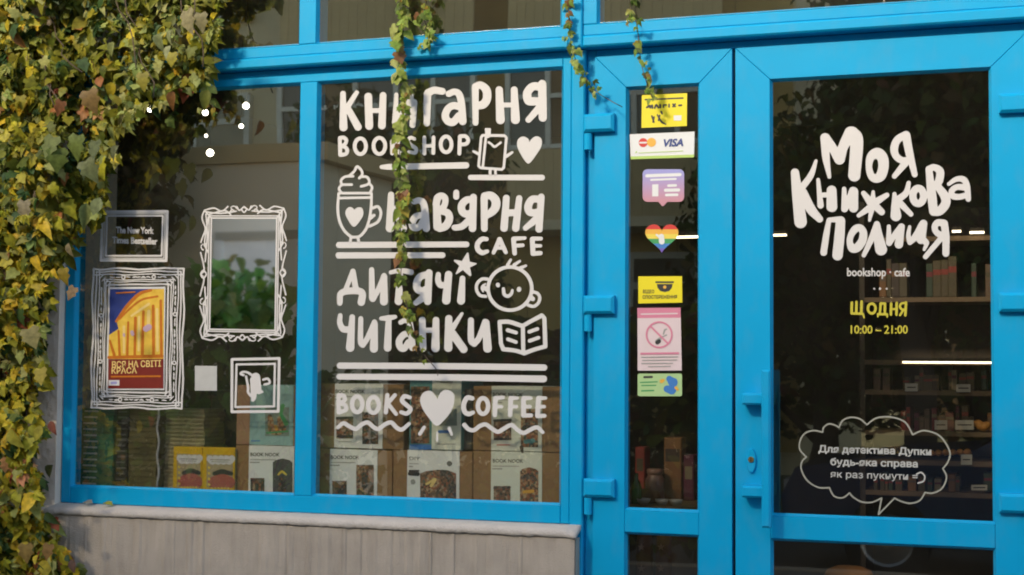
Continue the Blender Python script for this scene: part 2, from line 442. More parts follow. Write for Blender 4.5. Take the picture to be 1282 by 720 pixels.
# two-step transom and the top lights' frame
b = MB()
b.bbox(-3.150, -1.3223, -0.034, 0.06, 2.389, 2.4235, BLUE, 0.005); b.bbox(-3.150, -1.3223, -0.026, 0.06, 2.424, 2.4595, BLUE, 0.003)
b.bbox(-1.2787, 0.33, -0.034, 0.06, 2.389, 2.4235, BLUE, 0.005); b.bbox(-1.2787, 0.33, -0.026, 0.06, 2.424, 2.4595, BLUE, 0.003)
b.build('transom', win)
member('post', -1.322, -1.279, 2.3888, 3.02, -0.036, bev=0.004)
member('stile', -1.3485, -1.3223, 2.460, 3.02, -0.026, bev=0.002)
member('stile', -1.2787, -1.2340, 2.460, 3.02, -0.026, bev=0.002)
member('mullion', -2.2510, -2.1890, 2.460, 3.02, -0.026, bev=0.002)
member('stile', -3.150, -3.1125, 2.460, 3.02, -0.026, bev=0.002)
member('rail', -3.112, -2.2513, 2.98, 3.02, -0.026); member('rail', -2.1887, -1.349, 2.98, 3.02, -0.026); member('rail', -1.2337, 0.33, 2.98, 3.02, -0.026)
member('post', 0.076, 0.33, 0.02, 2.3885, 0.01)
b = MB()
bead_ring(b, -3.112, -2.2565, 0.9843, 2.3387); bead_ring(b, -2.1935, -1.351, 0.9843, 2.3387)
for x0, x1 in ((-3.112, -2.2513), (-2.1887, -1.349), (-1.2337, 0.33)): bead_ring(b, x0, x1, 2.4597, 2.98, -0.026, 0.014, 0.006)
b.build('glazing_bead', win)
GY = 0.0165
pane(win, -3.106, -2.262, 0.990, 2.333, GY, GLASS, 'left display pane with stickers drawn like picture frames')
pane(win, -2.188, -1.357, 0.990, 2.333, GY, GLASS, 'right display pane covered in white lettering')
for x0, x1 in ((-3.107, -2.257), (-2.183, -1.354), (-1.228, 0.325)): pane(win, x0, x1, 2.4655, 2.975, -0.011, GLASS)
b = MB(); b.box(-1.2785, 0.33, -0.02, 0.30, 0.0, 0.02, CONC); b.build('threshold', kind='structure')

# ------------------------------------------------------------------ the two door leaves
def leaf(x0, x1, g0, g1, label):
    """mitred frame with an upper and a lower pane"""
    d = empty('entrance_door', (x0 if x0 < -1 else x1, 0.02, 0.03), label, 'door')
    zt, zb, gt, mb, mt, gb = 2.3625, 0.03, 2.264, 0.9125, 0.979, 0.20
    a0, a1 = g0-0.007, g1+0.007
    e = 0.0003
    for poly in ([(x0, zb), (a0, gb-0.007), (a0, gt-e), (x0, zt-e)], [(x1, zt-e), (a1, gt-e), (a1, gb-0.007), (x1, zb)]):
        b = MB(); b.prism(poly, 0.0, 0.065, BLUE, 0.002); b.build('stile', d)
    for poly in ([(x0+e, zt), (a0+e, gt), (a1-e, gt), (x1-e, zt)], [(x0+e, zb), (x1-e, zb), (a1-e, gb-0.007), (a0+e, gb-0.007)]):
        b = MB(); b.prism(poly, 0.0, 0.065, BLUE, 0.002); b.build('rail', d)
    b = MB(); b.bbox(a0+e, a1-e, 0.0005, 0.065, mb, mt, BLUE, 0.002); b.build('rail', d)
    b = MB(); bead_ring(b, a0, a1, mt, gt); bead_ring(b, a0, a1, gb-0.007, mb); b.build('glazing_bead', d)
    pane(d, g0-0.001, g1+0.001, mt+0.006, gt-0.006, GY, DGLASS); pane(d, g0-0.001, g1+0.001, gb-0.001, mb-0.006, GY, DGLASS)
    return d
d1 = leaf(-1.2470, -0.8225, -1.142, -0.928, 'narrow left blue door leaf with small stickers down its glass')
d2 = leaf(-0.8120, 0.0170, -0.703, -0.092, 'wide right blue door leaf with pull handle and shop logo')
b = MB(); b.box(-0.8222, -0.8123, 0.03, 0.06, 0.03, 2.362, RUB); b.build('door_seal', d1)
def hinge(d, px, py, right=False):
    p = at(px, py)
    h = empty('hinge', Vector((0, 0, 0)), None, None); h.parent = d; h.location = p-parent_base(d)
    b = MB()
    if not right:
        b.bbox(p.x-0.030, p.x+0.066, -0.026, -0.0005, p.z-0.055, p.z, BLUE, 0.008); b.build('hinge_plate', h)
        b = MB(); b.tube([(p.x-0.0185, -0.006, p.z-0.058), (p.x-0.0185, -0.006, p.z-0.108)], 0.0125, BLUE, 12); b.build('hinge_pin', h, smooth=False)
    else:
        b.bbox(p.x, p.x+0.099, -0.026, -0.0005, p.z-0.053, p.z, BLUE, 0.008); b.build('hinge_plate', h)
        b = MB(); b.tube([(p.x+0.085, -0.006, p.z-0.056), (p.x+0.085, -0.006, p.z-0.108)], 0.0125, BLUE, 12); b.build('hinge_pin', h)
for py in (144, 370.5, 599): hinge(d1, 744.5, py)
for py in (119.5, 367, 617): hinge(d2, 1250.5, py, True)
# pull handle: upright square bar on two stand-off brackets
pb, pt_ = at(960, 660.5, -0.06), at(960, 463, -0.06)
hd = empty('pull_handle', (0, 0, 0), None, None); hd.parent = d2; hd.location = pb-parent_base(d2)
b = MB(); b.bbox(pb.x-0.0135, pb.x+0.0135, -0.075, -0.05, pb.z, pt_.z, BLUE, 0.006); b.build('grip', hd)
for py in (492, 607):
    p = at(931, py, -0.02); b = MB()
    b.bbox(p.x, pb.x+0.006, -0.058, -0.0005, p.z-0.034, p.z, BLUE, 0.006); b.build('bracket', hd)
p = at(940.5, 577, -0.008)
lk = empty('lock', (0, 0, 0), None, None); lk.parent = d2; lk.location = p-parent_base(d2)
b = MB(); b.prism([(p.x+0.014*math.cos(t)*(1 if 1 else 1), p.z+0.036*math.sin(t)) for t in [2*math.pi*k/20 for k in range(20)]], -0.010, 0.0, BLUE, 0.003); b.build('escutcheon', lk)
b = MB(); b.lathe((p.x, -0.0115, p.z+0.004), [(0.0, -0.002), (0.0085, -0.002), (0.0085, 0.004)], BRASS, 14, 'y'); b.box(p.x-0.0012, p.x+0.0012, -0.0142, -0.0134, p.z-0.002, p.z+0.010, RUB); b.build('cylinder', lk)

# ------------------------------------------------------------------ inside the shop
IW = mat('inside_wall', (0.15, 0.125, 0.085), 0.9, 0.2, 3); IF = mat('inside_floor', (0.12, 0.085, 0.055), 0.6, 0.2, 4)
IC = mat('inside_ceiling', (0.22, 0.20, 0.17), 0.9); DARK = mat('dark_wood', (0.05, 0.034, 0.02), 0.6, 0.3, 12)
SILLM = mat('sill_board', (0.30, 0.22, 0.13), 0.6, 0.2, 10)
def slab(name, *a):
    b = MB(); b.box(*a); return b.build(name, kind='structure')
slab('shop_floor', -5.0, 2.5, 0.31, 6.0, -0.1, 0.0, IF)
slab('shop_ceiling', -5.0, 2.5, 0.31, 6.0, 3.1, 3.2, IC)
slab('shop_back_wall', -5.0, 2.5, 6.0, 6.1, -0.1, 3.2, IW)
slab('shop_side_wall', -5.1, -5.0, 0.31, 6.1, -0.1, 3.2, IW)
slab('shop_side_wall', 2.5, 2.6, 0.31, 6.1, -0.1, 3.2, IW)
slab('window_sill', -3.14, -1.33, 0.0605, 0.62, 0.955, 0.9775, SILLM)
slab('window_sill_front', -3.14, -1.33, 0.0605, 0.62, 0.02, 0.9545, IW)
# ------------------------------------------------------------------ white lettering on the middle window
VY = 0.0145
def lettering(name, label, cat, strokes=(), polys=(), group=None, material=None, step=0.55, smooth=True, grow=0.0):
    f = Flat(VY); f.ink(strokes, material or VINYL, polys, step, smooth, grow)
    return f.build(name, label, cat, group)
GW = 'white words painted on the middle window'
lettering('lettering', 'white hand-lettered word КНИГАРНЯ along the top of the window', 'lettering', zs(415, 80, 8, [
    [(115, 297, 27), (120, 635, 40)], [(252, 287, 22), (165, 425, 28)], [(160, 440, 32), (265, 632, 37)],
    [(368, 328, 38), (378, 622, 39)], [(517, 315, 33), (505, 618, 38)], [(380, 468, 24), (505, 468, 24)],
    [(650, 308, 20), (636, 590, 30)], [(640, 575, 28), (775, 400, 36), (800, 310, 22)], [(825, 385, 34), (812, 612, 30)],
    [(962, 302, 38), (955, 595, 32)], [(968, 290, 38), (1030, 264, 36), (1110, 275, 34)]])+zs(550, 80, 8, [
    [(95, 300, 32), (150, 280, 32), (198, 305, 34), (222, 400, 36), (234, 575, 38)], [(205, 432, 34), (140, 418, 36), (85, 452, 36), (60, 520, 37), (85, 572, 38), (140, 582, 38), (195, 520, 36)],
    [(360, 240, 35), (363, 590, 29)], [(362, 228, 36), (415, 213, 36), (472, 265, 42), (476, 350, 42), (440, 405, 42), (375, 420, 36)],
    [(600, 260, 36), (612, 560, 44)], [(750, 260, 34), (762, 558, 45)], [(610, 412, 24), (750, 412, 24)],
    [(1030, 203, 42), (1036, 538, 41)], [(1010, 230, 40), (935, 228, 40), (882, 290, 42), (892, 365, 44), (940, 375, 42), (1000, 375, 40)], [(1000, 440, 36), (893, 560, 30)]]), group=GW)
lettering('lettering', 'small white capital word BOOKSHOP under the word КНИГАРНЯ', 'lettering', zs(415, 160, 7.122, [
    [(75, 95, 17), (78, 240, 18)], [(75, 90, 16), (110, 88, 17), (132, 113, 17), (118, 148, 16), (88, 162, 15)], [(88, 166, 15), (125, 175, 17), (140, 205, 17), (125, 235, 17), (80, 243, 17)],
    ell(257, 165, 50, 70, 17), ell(427, 162, 52, 72, 17),
    [(540, 120, 17), (540, 230, 16)], [(600, 125, 16), (550, 180, 17)], [(552, 172, 17), (610, 225, 17)],
    [(740, 100, 15), (705, 88, 16), (680, 118, 17), (710, 155, 17), (752, 185, 17), (745, 222, 17), (690, 215, 14)],
    [(828, 85, 16), (828, 230, 17)], [(910, 85, 16), (908, 225, 17)], [(830, 163, 15), (908, 160, 15)], ell(1022, 148, 48, 70, 17),
    [(1145, 80, 17), (1140, 230, 17)], [(1150, 75, 17), (1195, 76, 17), (1219, 110, 17), (1200, 143, 17), (1150, 150, 16)]]), group=GW, step=0.4)
GU = 'white underlines on the middle window'
lettering('underline', 'short white underline beneath the word BOOKSHOP', 'underline', zs(415, 160, 7.122, [[(447, 350, 18), (500, 349, 26), (1200, 335, 28)]]), group=GU, smooth=False)
lettering('drawing', 'white outline drawing of a smiling book with arms and bookmark', 'drawing', zs(580, 150, 8.473, [
    [(205, 165, 14), (435, 168, 15)], [(435, 168, 14), (458, 190, 14)], [(458, 190, 14), (430, 505, 14)], [(430, 505, 14), (410, 527, 14)], [(410, 527, 14), (185, 510, 14)], [(185, 510, 14), (163, 490, 14)], [(163, 490, 14), (190, 185, 14)], [(190, 185, 14), (205, 165, 14)],
    [(240, 185, 14), (207, 500, 13)], [(270, 240, 13), (298, 258, 11), (330, 285, 14), (366, 265, 11), (396, 242, 13)],
    [(108, 335, 13), (158, 360, 17)], [(455, 388, 18), (520, 345, 13)], [(285, 530, 15), (285, 585, 15)], [(340, 530, 14), (342, 585, 14)]]),
    polys=[[(580+x/8.473, 150+y/8.473) for x, y in ((228, 88), (293, 90), (290, 180), (262, 195), (235, 185))]], step=0.4)
lettering('underline', 'white line on which the little book drawing stands', 'underline', zs(580, 150, 8.473, [[(78, 612, 28), (836, 613, 30)]]), group=GU)
def hp(pts, ox, oy, s): return [(ox+x/s, oy+y/s) for x, y in pts]
def heart(ox, oy, s, pts):
    q = smooth_line([(x, y, 0) for x, y in pts[1:]+[pts[0]]], 6); 
    return hp([(a[0], a[1]) for a in q], ox, oy, s)
lettering('heart', 'white solid heart beside the little book drawing', 'heart', polys=[heart(580, 150, 8.473, [(702, 246), (704, 240), (690, 205), (655, 182), (620, 180), (585, 203), (570, 250), (580, 305), (612, 370), (650, 430), (690, 465), (732, 430), (785, 355), (822, 295), (834, 240), (822, 195), (785, 176), (750, 184), (715, 215), (704, 240)])])
lettering('drawing', 'white outline drawing of a cream-topped cup with a heart', 'drawing', zs(415, 200, 5.54, [
    [(66, 225, 9), (52, 200, 9), (72, 172, 9)], [(72, 172, 9), (66, 145, 9), (95, 118, 9), (150, 115, 9)], [(128, 108, 9), (158, 80, 9), (178, 48, 9), (208, 75, 9), (212, 105, 9), (192, 128, 9)],
    [(205, 118, 9), (245, 120, 9), (262, 150, 9), (250, 172, 9), (205, 185, 9)], [(262, 165, 9), (282, 192, 9), (270, 225, 9)], [(80, 173, 9), (140, 173, 9)],
    [(58, 232, 9), (275, 232, 9)], [(58, 266, 9), (275, 262, 9)],
    [(50, 235, 9), (44, 330, 10), (52, 410, 10), (82, 482, 10), (130, 530, 10), (160, 537, 10), (200, 528, 10), (240, 480, 10), (263, 410, 10), (275, 330, 10), (278, 235, 9)],
    [(135, 540, 10), (130, 570, 10)], [(183, 540, 10), (190, 570, 10)], [(280, 338, 10), (322, 326, 10), (343, 370, 10), (322, 430, 10), (262, 462, 10)], [(272, 400, 16), (296, 385, 10)]], r=9),
    polys=[heart(415, 200, 5.54, [(157, 349), (157, 345), (140, 330), (115, 332), (97, 360), (105, 400), (155, 465), (207, 410), (222, 370), (212, 336), (185, 330), (163, 343)])], step=0.4)
lettering('underline', 'long upper white line that the cup drawing stands on', 'underline', [[(424.5, 306.8, 3.9), (584, 306, 3.6)]], group=GU)
lettering('underline', 'shorter lower white line beneath the cup drawing', 'underline', [[(424, 319.8, 3.9), (554, 319.5, 3.6)]], group=GU)
lettering('lettering', "white hand-lettered word Кав'ярня beside the cup drawing", 'lettering', zs(475, 230, 7.2, [
    [(105, 100, 28), (95, 400, 38)], [(252, 75, 18), (150, 232, 28)], [(150, 240, 34), (215, 402, 34)],
    [(312, 163, 24), (360, 152, 28), (402, 195, 32), (422, 400, 34)], [(382, 282, 28), (325, 300, 31), (294, 360, 32), (312, 395, 32), (360, 385, 32), (395, 330, 28)],
    [(515, 200, 32), (524, 388, 38)], [(512, 185, 32), (525, 130, 34), (560, 108, 28), (592, 132, 28), (588, 190, 28), (558, 235, 28)], [(550, 245, 30), (615, 265, 33), (630, 320, 34), (598, 380, 36), (545, 402, 34)],
    [(693, 80, 26), (692, 118, 27)]])+zs(570, 230, 7.2, [
    [(163, 122, 31), (155, 402, 34)], [(160, 145, 30), (100, 148, 32), (58, 195, 34), (62, 248, 34), (100, 275, 33), (150, 262, 32)], [(130, 322, 32), (65, 382, 30), (5, 396, 27), (-10, 394, 24)],
    [(260, 130, 32), (262, 405, 30)], [(265, 112, 34), (320, 108, 36), (362, 150, 40), (364, 205, 40), (335, 250, 36), (285, 285, 30)],
    [(460, 130, 30), (440, 400, 34)], [(576, 132, 28), (545, 400, 34)], [(450, 265, 32), (560, 260, 30)],
    [(775, 120, 30), (755, 410, 32)], [(765, 142, 32), (693, 142, 32), (658, 200, 36), (668, 253, 34), (712, 262, 32), (760, 250, 32)], [(730, 320, 34), (633, 400, 24)]]), group=GW)
lettering('lettering', 'small white capital word CAFE at the right of the window', 'lettering', zs(570, 230, 7.2, [
    [(282, 500, 19), (240, 500, 22), (202, 540, 23), (202, 590, 23), (240, 622, 23), (288, 610, 17)], [(345, 622, 17), (400, 502, 22)], [(400, 502, 22), (455, 618, 18)], [(372, 580, 15), (428, 580, 15)],
    [(525, 500, 22), (535, 628, 20)], [(530, 496, 20), (626, 490, 16)], [(530, 560, 18), (608, 555, 16)],
    [(695, 500, 22), (700, 628, 22)], [(700, 496, 19), (772, 495, 17)], [(700, 560, 18), (768, 560, 15)], [(700, 630, 22), (768, 626, 19)]]), group=GW, step=0.4)
lettering('lettering', 'white hand-lettered word дитячі with a star over its last letter', 'lettering', zs(415, 315, 9.6, [
    [(255, 238, 28), (172, 455, 30)], [(258, 238, 32), (295, 465, 36)], [(100, 618, 33), (112, 508, 38), (200, 475, 40), (330, 475, 42), (372, 515, 42), (358, 608, 45)],
    [(483, 220, 32), (488, 560, 38)], [(497, 568, 38), (560, 460, 32), (632, 285, 28)], [(632, 300, 38), (630, 598, 49)],
    [(712, 250, 24), (830, 228, 30), (955, 248, 34)], [(825, 258, 34), (805, 598, 46)]])+zs(505, 315, 9.6, [
    [(308, 255, 42), (292, 598, 44)], [(290, 275, 42), (200, 305, 42), (162, 380, 46), (172, 450, 46), (230, 475, 46), (285, 450, 46)], [(228, 560, 44), (150, 618, 31)],
    [(420, 275, 30), (417, 345, 36), (445, 400, 38), (500, 400, 36)], [(543, 277, 44), (515, 586, 50)], [(710, 322, 33), (693, 590, 48)]]), group=GW)
lettering('star', 'white five-pointed star over the word дитячі', 'star', polys=[[(505+x/9.6, 315+y/9.6) for x, y in ((768, 12), (782, 15), (797, 122), (880, 140), (875, 155), (800, 190), (818, 285), (800, 298), (715, 222), (635, 275), (628, 265), (672, 172), (606, 112), (612, 98), (705, 112))]], grow=1)
lettering('drawing', 'white outline drawing of a smiling round baby face with big ears', 'drawing', zs(585, 315, 9, [
    ell(481, 417, 246, 243, 20, n=30), [(225, 310, 18), (165, 310, 18), (112, 360, 18), (105, 430, 18), (142, 492, 18), (205, 505, 18)], [(190, 410, 26), (215, 420, 30)], [(205, 365, 10), (172, 385, 10), (160, 415, 10), (178, 450, 10)],
    [(745, 455, 18), (792, 472, 18), (816, 520, 18), (800, 580, 18), (745, 618, 18), (680, 600, 18)], [(725, 525, 30), (740, 535, 24)],
    [(455, 150, 18), (490, 92, 14)], [(530, 150, 20), (592, 108, 14)], [(600, 185, 20), (660, 160, 14)],
    [(344, 374, 23), (346, 380, 23)], [(584, 422, 25), (582, 430, 25)], [(407, 420, 18), (416, 480, 20), (455, 503, 20), (495, 478, 18), (508, 437, 15)]]), step=0.4)
lettering('lettering', 'white hand-lettered word Читанки under the word дитячі', 'lettering', zs(415, 380, 10.28, [
    [(112, 155, 30), (108, 250, 36), (150, 328, 42), (230, 335, 42)], [(267, 175, 36), (240, 568, 55)],
    [(377, 195, 32), (375, 480, 36), (402, 532, 38)], [(402, 532, 38), (460, 450, 34), (553, 240, 34)], [(555, 270, 42), (546, 580, 53)],
    [(640, 193, 26), (730, 188, 38), (818, 172, 26)], [(735, 220, 38), (722, 570, 49)],
    [(890, 243, 30), (950, 218, 34), (1010, 262, 38), (1042, 568, 44)], [(1010, 388, 38), (930, 402, 42), (872, 480, 43), (884, 558, 45), (935, 578, 42), (990, 500, 40)]])+zs(515, 380, 10.28, [
    [(140, 215, 43), (150, 578, 43)], [(317, 215, 42), (310, 572, 54)], [(150, 347, 32), (310, 342, 32)],
    [(482, 195, 46), (475, 570, 53)], [(650, 132, 20), (535, 310, 36)], [(530, 390, 52), (672, 588, 50)],
    [(766, 217, 38), (768, 460, 42), (808, 516, 42)], [(808, 516, 42), (872, 440, 38), (950, 235, 38)], [(958, 250, 48), (980, 578, 55)]]), group=GW)
lettering('drawing', 'white outline drawing of an open book beside the word Читанки', 'drawing', zs(615, 385, 11.08, [
    [(118, 202, 30), (250, 200, 30), (432, 258, 30)], [(432, 258, 28), (560, 185, 28), (700, 112, 30)], [(705, 112, 28), (738, 150, 28)], [(738, 150, 28), (750, 540, 30)], [(750, 540, 28), (600, 583, 28), (455, 636, 30)], [(455, 636, 28), (330, 598, 28), (165, 578, 30)], [(165, 578, 30), (135, 500, 28)], [(135, 500, 28), (116, 205, 28)],
    [(438, 250, 28), (445, 630, 28)], [(228, 315, 27), (345, 350, 25)], [(232, 440, 25), (343, 480, 25)], [(527, 338, 25), (640, 297, 25)], [(532, 463, 25), (655, 420, 25)]]), step=0.4)
lettering('underline', 'upper of two full-width white lines under Читанки', 'underline', [[(425.5, 457.8, 3.9), (560, 458.5, 3.9), (681, 460.2, 4.0)]], group=GU)
lettering('underline', 'lower of two full-width white lines above BOOKS COFFEE', 'underline', [[(424.8, 471.6, 3.7), (560, 472.5, 4.0), (680.5, 474.5, 4.3)]], group=GU)
lettering('lettering', 'white capital word BOOKS in front of the carton boxes', 'lettering', zs(410, 445, 6.543, [
    [(90, 330, 17), (92, 465, 18)], [(90, 325, 16), (130, 330, 17), (142, 362, 17), (110, 390, 15)], [(110, 393, 15), (145, 410, 17), (150, 445, 17), (95, 468, 17)],
    ell(243, 400, 42, 64, 18), ell(376, 406, 44, 64, 18), [(490, 325, 17), (478, 465, 18)], [(552, 325, 15), (487, 400, 18)], [(495, 395, 17), (562, 480, 15)],
    [(675, 345, 15), (632, 335, 18), (610, 370, 18), (648, 408, 18), (680, 440, 18), (650, 475, 18), (602, 465, 15)]]), group=GW, step=0.4)
lettering('lettering', 'white capital word COFFEE in front of the carton boxes', 'lettering', zs(550, 445, 6.547, [
    [(270, 352, 18), (228, 348, 20), (200, 400, 20), (206, 458, 20), (240, 480, 20), (276, 468, 16)], ell(358, 415, 42, 64, 18),
    [(460, 360, 20), (455, 490, 18)], [(460, 350, 18), (522, 345, 15)], [(460, 420, 16), (510, 420, 14)], [(585, 360, 20), (580, 490, 18)], [(585, 350, 18), (638, 350, 14)], [(585, 420, 16), (632, 420, 14)],
    [(690, 360, 20), (690, 490, 20)], [(690, 350, 18), (750, 350, 14)], [(690, 420, 16), (742, 420, 14)], [(690, 492, 18), (752, 492, 16)], [(812, 360, 20), (805, 495, 20)], [(812, 350, 18), (870, 350, 14)], [(812, 420, 16), (860, 420, 14)], [(805, 495, 18), (862, 495, 16)]]), group=GW, step=0.4)
lettering('drawing', 'white wavy line under the word BOOKS', 'drawing', zs(410, 445, 6.543, [[(85, 590, 15), (130, 556, 17), (180, 582, 17), (232, 602, 17), (280, 566, 17), (330, 550, 17), (380, 590, 17), (422, 602, 17), (470, 566, 17), (522, 550, 17), (570, 595, 17), (612, 606, 17), (668, 560, 14)]]), group='white waves under BOOKS COFFEE', step=0.4)
lettering('drawing', 'white wavy line under the word COFFEE', 'drawing', zs(550, 445, 6.547, [[(205, 570, 18), (240, 605, 17), (285, 612, 17), (330, 580, 17), (380, 566, 17), (430, 600, 17), (480, 626, 17), (530, 600, 17), (590, 571, 17), (640, 610, 17), (690, 636, 17), (740, 612, 17), (800, 590, 17), (848, 630, 14)]]), group='white waves under BOOKS COFFEE', step=0.4)
lettering('heart', 'large white heart with rays between BOOKS and COFFEE', 'heart', zs(410, 445, 6.543, [[(792, 588, 13), (757, 643, 15)]])+zs(550, 445, 6.547, [[(82, 600, 15), (102, 650, 9)], [(-18, 632, 7), (-18, 700, 8)]]),
    polys=[heart(390, 440, 3.273, [(514, 196), (516, 198), (505, 178), (490, 163), (470, 163), (452, 176), (445, 202), (455, 235), (480, 272), (512, 305), (545, 280), (572, 245), (584, 208), (584, 178), (570, 162), (548, 158), (530, 168), (518, 190)])])

# ------------------------------------------------------------------ lettering on the wide door
GL = 'white hand-lettered shop logo on the wide door'
lettering('lettering', 'white brush-lettered word Моя at the top of the door logo', 'lettering', zs(1015, 150, 8.47, [
    [(150, 190, 48), (162, 400, 40), (197, 605, 20)], [(158, 192, 48), (230, 295, 46), (305, 418, 57)], [(305, 418, 57), (345, 285, 52), (425, 140, 68)], [(435, 148, 76), (487, 230, 70), (462, 590, 64)],
    [(617, 490, 33), (640, 390, 45), (705, 357, 60), (758, 400, 58), (772, 490, 55), (745, 590, 54), (690, 622, 46), (640, 590, 38), (617, 490, 33)],
    [(1010, 165, 46), (1050, 370, 42), (1103, 580, 30)], [(1000, 162, 40), (920, 212, 40), (885, 300, 42), (902, 380, 38), (960, 428, 36), (1030, 430, 34)], [(1000, 462, 38), (888, 598, 27)]]), group=GL, step=0.5)
lettering('lettering', 'white brush-lettered word Книжкова across the middle of the door logo', 'lettering', zs(980, 190, 6.545, [
    [(100, 172, 34), (120, 350, 44), (146, 575, 51)], [(272, 75, 13), (232, 190, 25), (160, 290, 28)], [(165, 335, 36), (230, 470, 40), (302, 552, 28)],
    [(290, 230, 15), (310, 440, 26)], [(330, 355, 20), (380, 352, 22)], [(400, 318, 40), (402, 450, 44)], [(503, 305, 18), (505, 470, 26)], [(510, 470, 24), (555, 370, 30), (575, 320, 32)], [(580, 328, 38), (580, 460, 38)],
    [(662, 340, 20), (735, 435, 36)], [(741, 328, 13), (735, 430, 28), (711, 562, 12)], [(622, 522, 17), (740, 440, 32)]])+zs(1090, 190, 6.543, [
    [(15, 430, 34), (133, 355, 20)], [(25, 430, 32), (90, 494, 27)], [(195, 345, 16), (202, 450, 34), (207, 525, 44)], [(312, 255, 17), (290, 338, 26), (225, 390, 28)], [(240, 420, 28), (330, 512, 20)],
    ell(390, 362, 44, 62, 30), [(478, 150, 28), (500, 350, 38), (515, 488, 36)], [(478, 143, 28), (522, 128, 26), (568, 162, 33), (562, 232, 33), (540, 272, 30)], [(555, 290, 30), (610, 370, 38), (612, 430, 38), (565, 485, 36), (515, 493, 32)],
    [(640, 265, 15), (700, 226, 21), (760, 228, 26), (788, 280, 26), (800, 388, 22)], [(770, 292, 26), (705, 290, 24), (664, 322, 24), (674, 362, 26), (722, 370, 24), (770, 360, 24)]]), group=GL, step=0.5)
lettering('lettering', 'white brush-lettered word Полиця at the bottom of the door logo', 'lettering', zs(1015, 260, 9.6, [
    [(218, 150, 28), (187, 330, 38), (155, 540, 40)], [(218, 148, 28), (340, 142, 36)], [(358, 160, 56), (345, 350, 62), (322, 572, 62)],
    [(590, 243, 43), (632, 300, 45), (618, 400, 50), (558, 480, 52), (500, 488, 50), (470, 420, 38), (480, 340, 38), (530, 262, 44), (590, 243, 43)],
    [(795, 198, 36), (718, 400, 36), (638, 572, 26)], [(795, 202, 38), (812, 350, 58), (846, 502, 71)]])+zs(1105, 260, 9.6, [
    [(75, 225, 23), (75, 420, 36)], [(80, 430, 32), (150, 320, 34), (220, 222, 30)], [(226, 230, 40), (195, 440, 51)],
    [(325, 230, 19), (310, 330, 28), (328, 410, 34)], [(328, 420, 30), (400, 340, 42), (470, 202, 36)], [(490, 192, 47), (460, 380, 56)], [(500, 400, 40), (528, 430, 30), (500, 505, 18)],
    [(740, 190, 44), (760, 350, 44), (760, 550, 41)], [(730, 186, 44), (660, 182, 40), (627, 230, 38), (642, 290, 36), (700, 328, 40), (760, 320, 36)], [(690, 382, 34), (515, 590, 30)]]), group=GL, step=0.5)
YV = mat('yellow_vinyl', (0.55, 0.47, 0.03), 0.6, 0.05)
GREYV = mat('grey_vinyl', (0.36, 0.35, 0.27), 0.6, 0.05)
f = Flat(VY); f.text('bookshop · cafe', (1060.5, 345.5), (1139, 345.8), 10.5, THINV, 0.022)
f.build('lettering', 'small white line bookshop · cafe under the door logo', 'lettering')
f = Flat(VY); f.ink([[(x, 361.5, 1.2 if x != 1102 else 1.7), (x+.1, 361.5, 1.2)] for x in (1094.5, 1102, 1110)], THINV, step=0.25)
f.build('drawing', 'row of three tiny white dots above the word ЩОДНЯ', 'drawing')
f = Flat(VY); f.ink(zs(1045, 325, 6.855, [
    [(147, 370, 11), (145, 455, 11)], [(187, 365, 11), (185, 455, 11)], [(231, 360, 11), (228, 458, 11)], [(145, 462, 10), (232, 465, 11)], [(242, 465, 9), (252, 498, 7)],
    ell(318, 420, 33, 42, 11), [(395, 380, 11), (388, 455, 10)], [(395, 375, 10), (430, 378, 10)], [(432, 378, 11), (430, 460, 11)], [(372, 468, 10), (450, 470, 10)], [(372, 468, 9), (370, 490, 7)], [(450, 470, 9), (450, 492, 7)],
    [(485, 378, 11), (482, 472, 11)], [(532, 372, 11), (530, 472, 11)], [(485, 425, 9), (530, 425, 9)], [(612, 368, 11), (606, 478, 11)], [(608, 372, 10), (572, 378, 10), (560, 405, 10), (578, 428, 10), (606, 428, 10)], [(590, 432, 10), (560, 478, 9)]]), YV, step=0.3)
f.build('lettering', 'yellow hand-lettered word ЩОДНЯ on the wide door', 'lettering')
f = Flat(VY); f.text('10:00 – 21:00', (1065, 417.5), (1136.5, 417.5), 10.5, YV, 0.02)
f.build('lettering', 'yellow opening hours 10:00 – 21:00 on the wide door', 'lettering')
f = Flat(VY)
cl = [[(205, 160), (212, 130), (245, 107), (285, 115), (310, 130)], [(310, 130), (335, 85), (385, 65), (445, 75), (490, 112)], [(490, 112), (550, 70), (640, 62), (735, 95), (785, 175)], [(785, 175), (860, 150), (960, 185), (1022, 280), (1015, 345), (980, 395)],
      [(980, 395), (1003, 450), (975, 520), (915, 552), (865, 548)], [(865, 548), (830, 600), (770, 618), (710, 605), (668, 585)], [(668, 585), (565, 690)], [(565, 690), (585, 585)], [(585, 585), (520, 612), (455, 608), (405, 580), (378, 552)],
      [(378, 552), (335, 582), (280, 572), (248, 518)], [(248, 518), (175, 515), (105, 470), (68, 400), (72, 350), (100, 320)], [(100, 320), (58, 270), (62, 210), (95, 165), (150, 150), (205, 160)]]
f.ink(zs(990, 510, 5.143, cl, 5.0), GREYV, step=0.3)
f.build('drawing', 'thin pale speech-cloud outline low on the wide door', 'drawing')
GT = mat('lettering_grey', (0.50, 0.49, 0.43), 0.6, 0.05); GC = 'pale text lines inside the speech cloud'
f = Flat(VY); f.text('Для детектива Дупки', (1024.5, 566), (1166, 569.8), 8.6, GT, 0.03); f.build('lettering', 'first and longest pale text line inside the speech cloud', 'lettering', GC)
f = Flat(VY); f.text('будь-яка справа', (1039.5, 582), (1149, 585), 8.6, GT, 0.03); f.build('lettering', 'middle pale text line будь-яка справа inside the speech cloud', 'lettering', GC)
f = Flat(VY); f.text('як раз пукнути =', (1039.5, 597.5), (1149, 601), 8.6, GT, 0.012)
